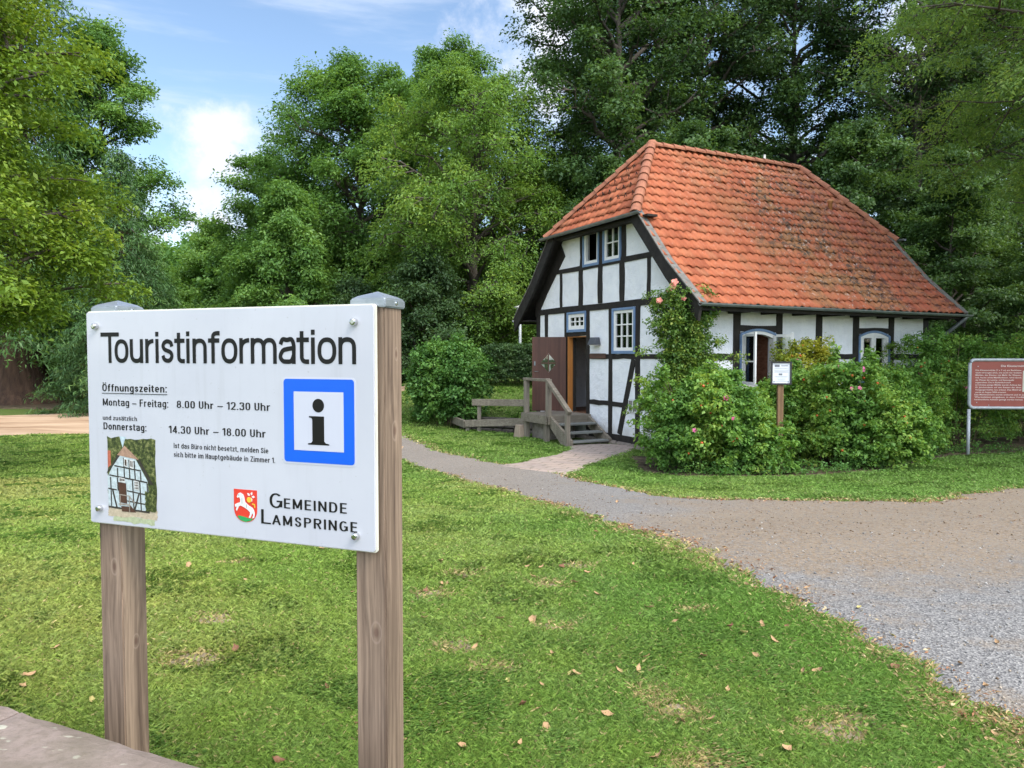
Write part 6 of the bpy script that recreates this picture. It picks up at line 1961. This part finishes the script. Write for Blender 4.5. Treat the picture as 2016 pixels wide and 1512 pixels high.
pm_('print_ground', FL('print_sand', (0.46, 0.38, 0.27)), [wavy(.02, .97, .08, .17, 4)], 1)
pm_('print_lawn', FL('print_grass', (0.38, 0.42, 0.26)), [wavy(.12, .92, .015, .09, 5)], 0.5)
pm_('print_wall', FL('print_plaster', (0.45, 0.52, 0.53)), [[(.02, .52), (.03, .18), (.83, .165), (.80, .50), (.55, .77), (.25, .80)]], 3)
pm_('print_roof', FL('print_tiles', (0.36, 0.22, 0.15)), [[(.37, .885), (.64, .735), (.22, .775)]], 6)
pm_('print_chimney', FL('print_brick', (0.42, 0.12, 0.07)), [[(.03, .82), (.09, .82), (.09, .66), (.03, .62)]], 4)
beams = [[(.22, .775), (.28, .775), (.06, .585), (.0, .56)], [(.60, .745), (.66, .735), (.92, .46), (.84, .47)], [(.05, .535), (.06, .55), (.80, .495), (.79, .48)], [(.16, .645), (.16, .66), (.68, .62), (.68, .605)], [(.03, .38), (.03, .395), (.2, .385), (.2, .37)], [(.40, .37), (.40, .385), (.8, .355), (.8, .34)], [(.03, .17), (.03, .19), (.83, .165), (.83, .145)], [(.4, .255), (.4, .27), (.82, .245), (.82, .23)]]
for x0, z0, x1, z1 in ((.335, .75, .345, .52), (.44, .73, .45, .51), (.54, .72, .555, .5), (.21, .63, .215, .53), (.655, .6, .665, .5), (.07, .52, .08, .18), (.205, .52, .215, .37), (.50, .5, .52, .17), (.64, .49, .66, .16), (.78, .48, .80, .15)):
    beams.append([(x0, z0), (x0 + .022, z0), (x1 + .022, z1), (x1, z1)])
beams += [[(.1, .38), (.13, .38), (.21, .18), (.18, .18)], [(.62, .36), (.65, .36), (.56, .17), (.53, .17)]]
pm_('print_beams', FL('print_timber', (0.035, 0.028, 0.024)), beams, 5)
pm_('print_door', FL('print_brown', (0.07, 0.03, 0.02)), [[(.235, .47), (.385, .46), (.40, .23), (.25, .24)], [(.28, .2), (.45, .2), (.45, .14), (.30, .14)], [(.46, .22), (.57, .14), (.45, .14)]], 7)
PFR = FL('print_frame_white', (0.60, 0.60, 0.57))
for q_ in ([(.355, .745), (.42, .735), (.42, .645), (.355, .655)], [(.465, .735), (.535, .725), (.535, .63), (.465, .64)], [(.255, .525), (.365, .515), (.365, .465), (.255, .475)], [(.545, .5), (.635, .49), (.635, .39), (.545, .40)]):
    pm_('print_window', PFR, [q_], 8)
pm_('print_panes', FL('print_glass', (0.06, 0.035, 0.025)), [[(.37, .735), (.405, .727), (.405, .657), (.37, .665)], [(.48, .72), (.498, .717), (.498, .65), (.48, .655)], [(.508, .715), (.523, .712), (.523, .645), (.508, .648)]] + [[(.265 + .034 * i, .513 - .002 * i), (.288 + .034 * i, .511 - .002 * i), (.288 + .034 * i, .483), (.265 + .034 * i, .485)] for i in range(3)] + [[(.555 + .027 * i, .488 - .03 * j), (.572 + .027 * i, .486 - .03 * j), (.572 + .027 * i, .465 - .03 * j), (.555 + .027 * i, .467 - .03 * j)] for i in range(3) for j in range(3)], 9)
pm_('print_rail', FL('print_railing', (0.28, 0.24, 0.2)), [[(.25, .325), (.25, .335), (.45, .325), (.45, .315)], [(.45, .325), (.56, .25), (.55, .24), (.44, .315)], [(.26, .33), (.275, .33), (.275, .2), (.26, .2)], [(.44, .32), (.455, .32), (.455, .14), (.44, .14)], [(.24, .215), (.24, .23), (.46, .225), (.46, .21)]], 10)
pm_('print_rose', print_foliage(), [wavy(.76, .96, .17, .38, 9)], 11)

# small framed notice on a wooden post, among the rose bushes
NS = empty('notice_post', (5.08, 14.0, gzf(5.08, 14.0)), R(-6), 'small black-framed notice on a brown post among the rose bushes', 'sign')
nb = -gzf(5.08, 14.0)
MB().box(-.055, .055, 0, .09, -.3, nb + 1.10).build('post', wood_grain('brown_post', (0.12, 0.065, 0.03), (0.24, 0.14, 0.07), 'z', 60, 0.8), NS, bevel=.005)
nfr = lambda a, b, d: (a, -d, nb + b)
FR = MB().prism([rounded(-.19, .19, .92, 1.36, .01), rounded(-.16, .16, .95, 1.33, .004)], .001, .03, nfr).build('frame', simple('black_frame', (0.012, 0.012, 0.013), (0.02, 0.02, 0.022), 0.4), NS)
PG = MB().box(-.165, .165, .945, 1.335, .004, .012, nfr).build('notice', simple('paper_white', (0.62, 0.64, 0.68), (0.66, 0.68, 0.71), 0.4), NS)
pr = MB()
pr.box(-.12, -.03, 1.255, 1.30, .0125, .0135, nfr).box(-.045, .02, 1.10, 1.135, .0125, .0135, nfr)
for z, w in ((1.235, .11), (1.22, .13), (1.19, .13), (1.17, .12), (1.155, .13), (1.08, .12), (1.065, .1), (1.03, .08), (1.01, .06), (.985, .12)):
    pr.box(-w, w, z - .002, z + .002, .0125, .0135, nfr)
pr.box(.0, .12, 1.27, 1.285, .0125, .0135, nfr).box(-.14, -.12, .965, .985, .0125, .0135, nfr).box(.12, .14, .965, .985, .0125, .0135, nfr)
pr.build('print', simple('grey_print', (0.12, 0.13, 0.15), (0.2, 0.21, 0.23), 0.5), PG)

# brown panel about the mill, at the right edge
IP = empty('history_sign', (10.22, 16.55, gzf(10.22, 16.55)), R(-4), 'reddish brown information panel in a grey metal frame on pipe legs', 'sign')
ib = -gzf(10.22, 16.55)
PIPE = simple('grey_pipe', (0.32, 0.34, 0.36), (0.44, 0.46, 0.48), 0.5, 8, metal=.3)
PW, PH0, PH1 = 1.75, .30, 1.37
for x in (0.0, PW):
    MB().tube([(x, 0, -.3), (x, 0, ib + PH0 - .03)], .036, 10).build('leg', PIPE, IP, smooth=True)
fr = MB(); rr_ = .10
pts = []
for cx, cz, a0 in ((PW - rr_, PH1 - rr_, 0), (rr_, PH1 - rr_, 90), (rr_, PH0 + rr_, 180), (PW - rr_, PH0 + rr_, 270)):
    for k in range(6):
        t = R(a0 + 18 * k); pts.append((cx + rr_ * math.cos(t), 0, ib + cz + rr_ * math.sin(t)))
pts.append(pts[0])
fr.tube(pts, .036, 10)
fr.build('frame', PIPE, IP, smooth=True)
pfm = lambda a, b, d: (a, -d, ib + b)
PN = MB().prism([rounded(.02, PW - .02, PH0 + .02, PH1 - .02, .06)], -.01, .005, pfm).build('panel', simple('panel_brown', (0.235, 0.05, 0.035), (0.28, 0.065, 0.045), 0.45, 5), IP)
PT = simple('panel_lettering', (0.62, 0.55, 0.5), (0.68, 0.6, 0.56), 0.5)
put_text('lettering', 'Die Klostermühle', .66, 1.21, 1.215, .042, PT, PN, pfm, .02, .0065)
lines = ['Die Klostermühle (7 x 7 m) am Backhaus-', 'teich versorgte einst, wie auch vier weitere', 'Mühlen, das Kloster mit Mehl. Ihr Wasser-', 'rad, heute ohne Mahlfunktion, wird durch', 'das Wasser der Lamme- und Kannequelle', 'angetrieben. Die in Eichenfachwerk', 'errichtete jetzige Mühle wurde Anfang des', '19. Jahrhunderts auf den Resten der alten', 'Vorgängermühle neu erbaut. Das Mühlrad', 'wurde im August 2004 erneuert.']
for i, s in enumerate(lines):
    put_text('lettering', s, .12, (.12 + .98 * len(s) / 44.0) if len(s) < 38 else 1.10, 1.125 - i * .0545, .030, PT, PN, pfm, .012, .0065)
for i, (s, x1) in enumerate((('Das Mühleninnere wurde entkernt und im Jahre 2004 für kleine', 1.62), ('Werkstätten eingebaut, in dem Vorführungen und', 1.5), ('handwerkliche Arbeiten gezeigt werden können.', 1.15))):
    put_text('lettering', s, .11, x1, .58 - i * .0545, .030, PT, PN, pfm, .012, .0065)
MB().box(1.13, 1.60, .66, 1.13, .0065, .0085, pfm).build('drawing', simple('pale_print', (0.45, 0.5, 0.42), (0.55, 0.58, 0.5), 0.5, 12), PN)
for x, z in ((.17, 1.225), (.16, .42), (.42, .36)):
    MB().lathe([(.012, 0), (.01, .004), (.003, .006)], n=8, f=lambda a, b, c, x=x, z=z: pfm(x + a, z + b, .006 + c)).build('rivet', PIPE, PN)

# ------------------------------------------------------------------ low stone wall in front
d_ = Vector((.911, -.413, 0)); n_ = Vector((-.413, -.911, 0))
o_ = Vector((-1.305, 1.878, 0))
SLAB = None


def slab_mat():
    m, nt, N, L, b = nodes_of('lichen_stone')
    vec = mapped(N, L, 'Object')
    f_ = noise_n(N, L, vec, 3.5, 8.0, 0.6); g_ = noise_n(N, L, vec, 45.0, 6.0, 0.7)
    c = ramp(N, L, f_, [(0.3, (0.17, 0.13, 0.105)), (0.5, (0.265, 0.205, 0.175)), (0.7, (0.32, 0.25, 0.22))])
    c = mixc(N, L, maprange(N, L, g_, 0.42, 0.7, 0, 0.6), c, (0.16, 0.125, 0.095))
    st = noise_n(N, L, mapped(N, L, 'Object', (0.7, 1.6, 1)), 16.0, 3.0, 0.5)
    c = mixc(N, L, maprange(N, L, st, 0.63, 0.67), c, (0.50, 0.48, 0.38))
    ol = noise_n(N, L, vec, 1.6, 5.0)
    c = mixc(N, L, maprange(N, L, ol, 0.48, 0.66, 0, 0.6), c, (0.13, 0.11, 0.07))
    L.new(c, b.inputs['Base Color']); b.inputs['Roughness'].default_value = 0.9
    bump(N, L, b, g_, 0.7, 0.008)
    return m


SM = slab_mat()
WL = empty('stone_wall', (0, 0, 0), 0, 'low stone wall with lichen-spotted coping slabs at the lower left corner', 'wall')


def slab(t0, t1, name, z0, z1, w0, w1, seed, sub=26):
    r = np.random.default_rng(seed)
    mb = MB()
    bm = bmesh.new()
    P = lambda t, w, z: o_ + d_ * t + n_ * w + Vector((0, 0, z))
    nx_, ny_ = max(2, int((t1 - t0) / .05)), 12
    vs, fs = [], []
    for j in range(ny_ + 1):
        for i in range(nx_ + 1):
            t = t0 + (t1 - t0) * i / nx_; w = w0 + (w1 - w0) * j / ny_
            e = min(i, nx_ - i, j, ny_ - j)
            z = z1 - (.012 if e == 0 else .002 if e == 1 else 0) + r.normal() * .0012
            vs.append(P(t + r.normal() * .002, w + r.normal() * .0018, z))
    nb_ = len(vs)
    for j in range(ny_):
        for i in range(nx_): fs.append((j * (nx_ + 1) + i, j * (nx_ + 1) + i + 1, (j + 1) * (nx_ + 1) + i + 1, (j + 1) * (nx_ + 1) + i))
    ringi = [i for i in range(nx_ + 1)] + [(j) * (nx_ + 1) + nx_ for j in range(1, ny_ + 1)] + [ny_ * (nx_ + 1) + i for i in range(nx_ - 1, -1, -1)] + [j * (nx_ + 1) for j in range(ny_ - 1, 0, -1)]
    for k in ringi: vs.append(Vector((vs[k].x, vs[k].y, z0)))
    m_ = len(ringi)
    for k in range(m_): fs.append((ringi[k], ringi[(k + 1) % m_], nb_ + (k + 1) % m_, nb_ + k))
    return mb.add(vs, fs).build(name, SM, WL, smooth=False)


for i, (t0, t1) in enumerate(((-2.6, -1.25), (-1.245, .055), (.062, 1.35), (1.356, 2.6))):
    slab(t0, t1, 'coping_slab', .51, .6, 0, .42, i)
MB().hexa([tuple(o_ + d_ * t + n_ * w + Vector((0, 0, z))) for t, w, z in ((-2.55, .38, -.2), (2.55, .38, -.2), (2.55, .05, -.2), (-2.55, .05, -.2), (-2.55, .38, .509), (2.55, .38, .509), (2.55, .05, .509), (-2.55, .05, .509))]).build('wall_body', STONE, WL)

# ------------------------------------------------------------------ fallen leaves
LEAFS = []
for nm, c1, c2 in (('tan', (0.33, 0.19, 0.09), (0.50, 0.33, 0.17)), ('brown', (0.14, 0.06, 0.03), (0.26, 0.12, 0.06)), ('yellow', (0.40, 0.33, 0.11), (0.50, 0.42, 0.17))):
    LEAFS.append(simple('dry_leaf_' + nm, c1, c2, 0.7, 25.0))


def dry_leaf_mesh(seed, mat):
    r = random.Random(seed); vs, fs = [], []
    n, m = 6, 4
    Lg, Wd = .034, .019 * r.uniform(.8, 1.2); cu = r.uniform(8, 26); cv = r.uniform(10, 30)
    for i in range(n + 1):
        t = i / n; w = Wd * max(.04, math.sin(math.pi * t ** .8)) * (1 + .25 * math.sin(9 * t + seed))
        for j in range(m + 1):
            s = -1 + 2 * j / m
            x = (t - .5) * 2 * Lg; y = s * w
            vs.append((x, y, .012 + cu * x * x * .6 + cv * y * y + r.uniform(-.0015, .0015)))
    for i in range(n):
        for j in range(m): fs.append((i * (m + 1) + j, i * (m + 1) + j + 1, (i + 1) * (m + 1) + j + 1, (i + 1) * (m + 1) + j))
    return MB().add(vs, fs)


def fallen():
    rng = random.Random(17)
    kinds = []
    for i in range(6):
        mt = LEAFS[(0, 0, 1, 0, 1, 2)[i]]
        o = dry_leaf_mesh(i, mt).build('fallen_leaf', mt)
        kinds.append(o)
    spots = []
    k = 0
    while len(spots) < 170:
        d = 2.2 * (11.0 / 2.2) ** rng.random(); th = R(rng.uniform(-36, 36))
        x, y = d * math.sin(th), d * math.cos(th)
        on_path = float(poly_sd(np.array([x]), np.array([y]), PATH)[0])
        if y + .4532 * x < 1.5: continue
        if on_path > 0.25 and rng.random() < .72: continue
        if on_path < 0.25 and x < -.6 and rng.random() < .6: continue
        spots.append((x, y, on_path))
    used = set()
    for i, (x, y, sd_) in enumerate(spots):
        kd = rng.choice((0, 0, 1, 1, 2, 3, 3, 3, 4, 0, 1, 3, 5))
        if kd in used:
            o = kinds[kd].copy(); COL.objects.link(o)
        else:
            o = kinds[kd]; used.add(kd)
        s = rng.uniform(.4, 1.0)
        o.scale = (s, s * rng.uniform(.8, 1.1), s)
        o.location = (x, y, gzf(x, y) + (.010 if sd_ > 0 else .014))
        o.rotation_euler = (rng.uniform(-.6, .6), rng.uniform(-.5, .5), rng.uniform(0, 6.28))
        where = ('on the gravel path', 'fallen leaves on the gravel') if sd_ > 0 else ('on the mown lawn', 'fallen leaves on the lawn')
        look = {0: 'small curled tan dry leaf', 1: 'small curled tan dry leaf', 3: 'small curled tan dry leaf', 2: 'small dark brown dry leaf', 4: 'small dark brown dry leaf', 5: 'small yellow fallen leaf'}[kd]
        tag(o, look + ' ' + where[0], 'leaf', where[1])
    for j, o in enumerate(kinds):
        if j not in used: bpy.data.objects.remove(o)


fallen()


def stones():
    rng = np.random.default_rng(31)
    n = 15000
    d = 2.6 * (15 / 2.6) ** rng.random(n); th = (rng.random(n) * 2 - 1) * R(44)
    x, y = d * np.sin(th), d * np.cos(th)
    sdv = poly_sd(x, y, PATH) + wob(x, y)
    k = sdv > 0.02
    x, y, d = x[k], y[k], d[k]; n = len(x)
    s = (0.003 + 0.007 * rng.random(n) ** 3) * np.clip(d / 5, 1, 1.3)
    base = np.array([(1, 0, 0), (0, 1, 0), (-1, 0, 0), (0, -1, 0), (0, 0, .8), (0, 0, -.6)], dtype=float)
    v = base[None] * (0.7 + 0.6 * rng.random((n, 6, 1))) * s[:, None, None]
    a = rng.random(n) * 6.28; ca, sa = np.cos(a)[:, None], np.sin(a)[:, None]
    vx = v[:, :, 0] * ca - v[:, :, 1] * sa; vy = v[:, :, 0] * sa + v[:, :, 1] * ca
    z = gz(x, y) + 0.014 + s * .15
    V = np.stack([vx + x[:, None], vy + y[:, None], v[:, :, 2] + z[:, None]], -1)
    tf = np.array([(0, 1, 4), (1, 2, 4), (2, 3, 4), (3, 0, 4), (1, 0, 5), (2, 1, 5), (3, 2, 5), (0, 3, 5)])
    F = (np.arange(n)[:, None, None] * 6 + tf[None]).reshape(-1, 3)
    t = rng.random(n)
    t = np.where((y > 6.5) & (rng.random(n) < .6), .99, t)
    c = np.where((t > .985)[:, None], np.array([.17, .115, .07]), np.where((t < .55)[:, None], np.array([.25, .247, .243]), np.where((t < .85)[:, None], np.array([.30, .25, .19]), np.array([.40, .38, .35])))) * (0.6 + 0.8 * rng.random(n))[:, None]
    me = np_mesh('loose_gravel', V.reshape(-1, 3), F, face_color=np.repeat(c, 8, 0))
    tag(link('loose_gravel', me, col_attr_mat('gravel_stones', 0)), 'loose grey and tan stones lying on the gravel path', 'gravel', kind='stuff')


stones()


def litter():
    rng = np.random.default_rng(41)
    n = 120000
    d = 2.4 * (14 / 2.4) ** rng.random(n); th = (rng.random(n) * 2 - 1) * R(42)
    x, y = d * np.sin(th), d * np.cos(th)
    sdv = poly_sd(x, y, PATH) + wob(x, y)
    dens = np.exp(-((sdv - .04) / .13) ** 2) * (0.55 + 0.45 * np.sin(2.1 * y + 1.3 * np.sin(5 * y)))
    k = (rng.random(n) < dens * 1.0)
    x, y, d, sdv = x[k], y[k], d[k], sdv[k]; n = len(x)
    z = gz(x, y) + np.where(sdv > 0, .014, .02) + .006 * rng.random(n)
    c0 = np.stack([x, y, z], -1)
    nrm = rng.normal(size=(n, 3)) * .45 + np.array([0, 0, 1.0])
    v = leaf_quads(c0, nrm, rng.normal(size=(n, 3)) * np.array([1, 1, .15]), (.012 + .022 * rng.random(n) ** 2) * np.clip(d / 4, 1, 2.2), .38, .1)
    t = rng.random((n, 1))
    c = np.where(t < .5, np.array([[.42, .27, .14]]), np.where(t < .85, np.array([[.28, .13, .065]]), np.array([[.52, .42, .24]]))) * (.7 + .6 * rng.random((n, 1)))
    me = np_mesh('leaf_litter', v.reshape(-1, 3), np.arange(4 * n).reshape(n, 4), face_color=c)
    tag(link('leaf_litter', me, col_attr_mat('litter_bits', .1)), 'brown straw and leaf litter gathered along the lawn edge', 'litter', kind='stuff')


litter()
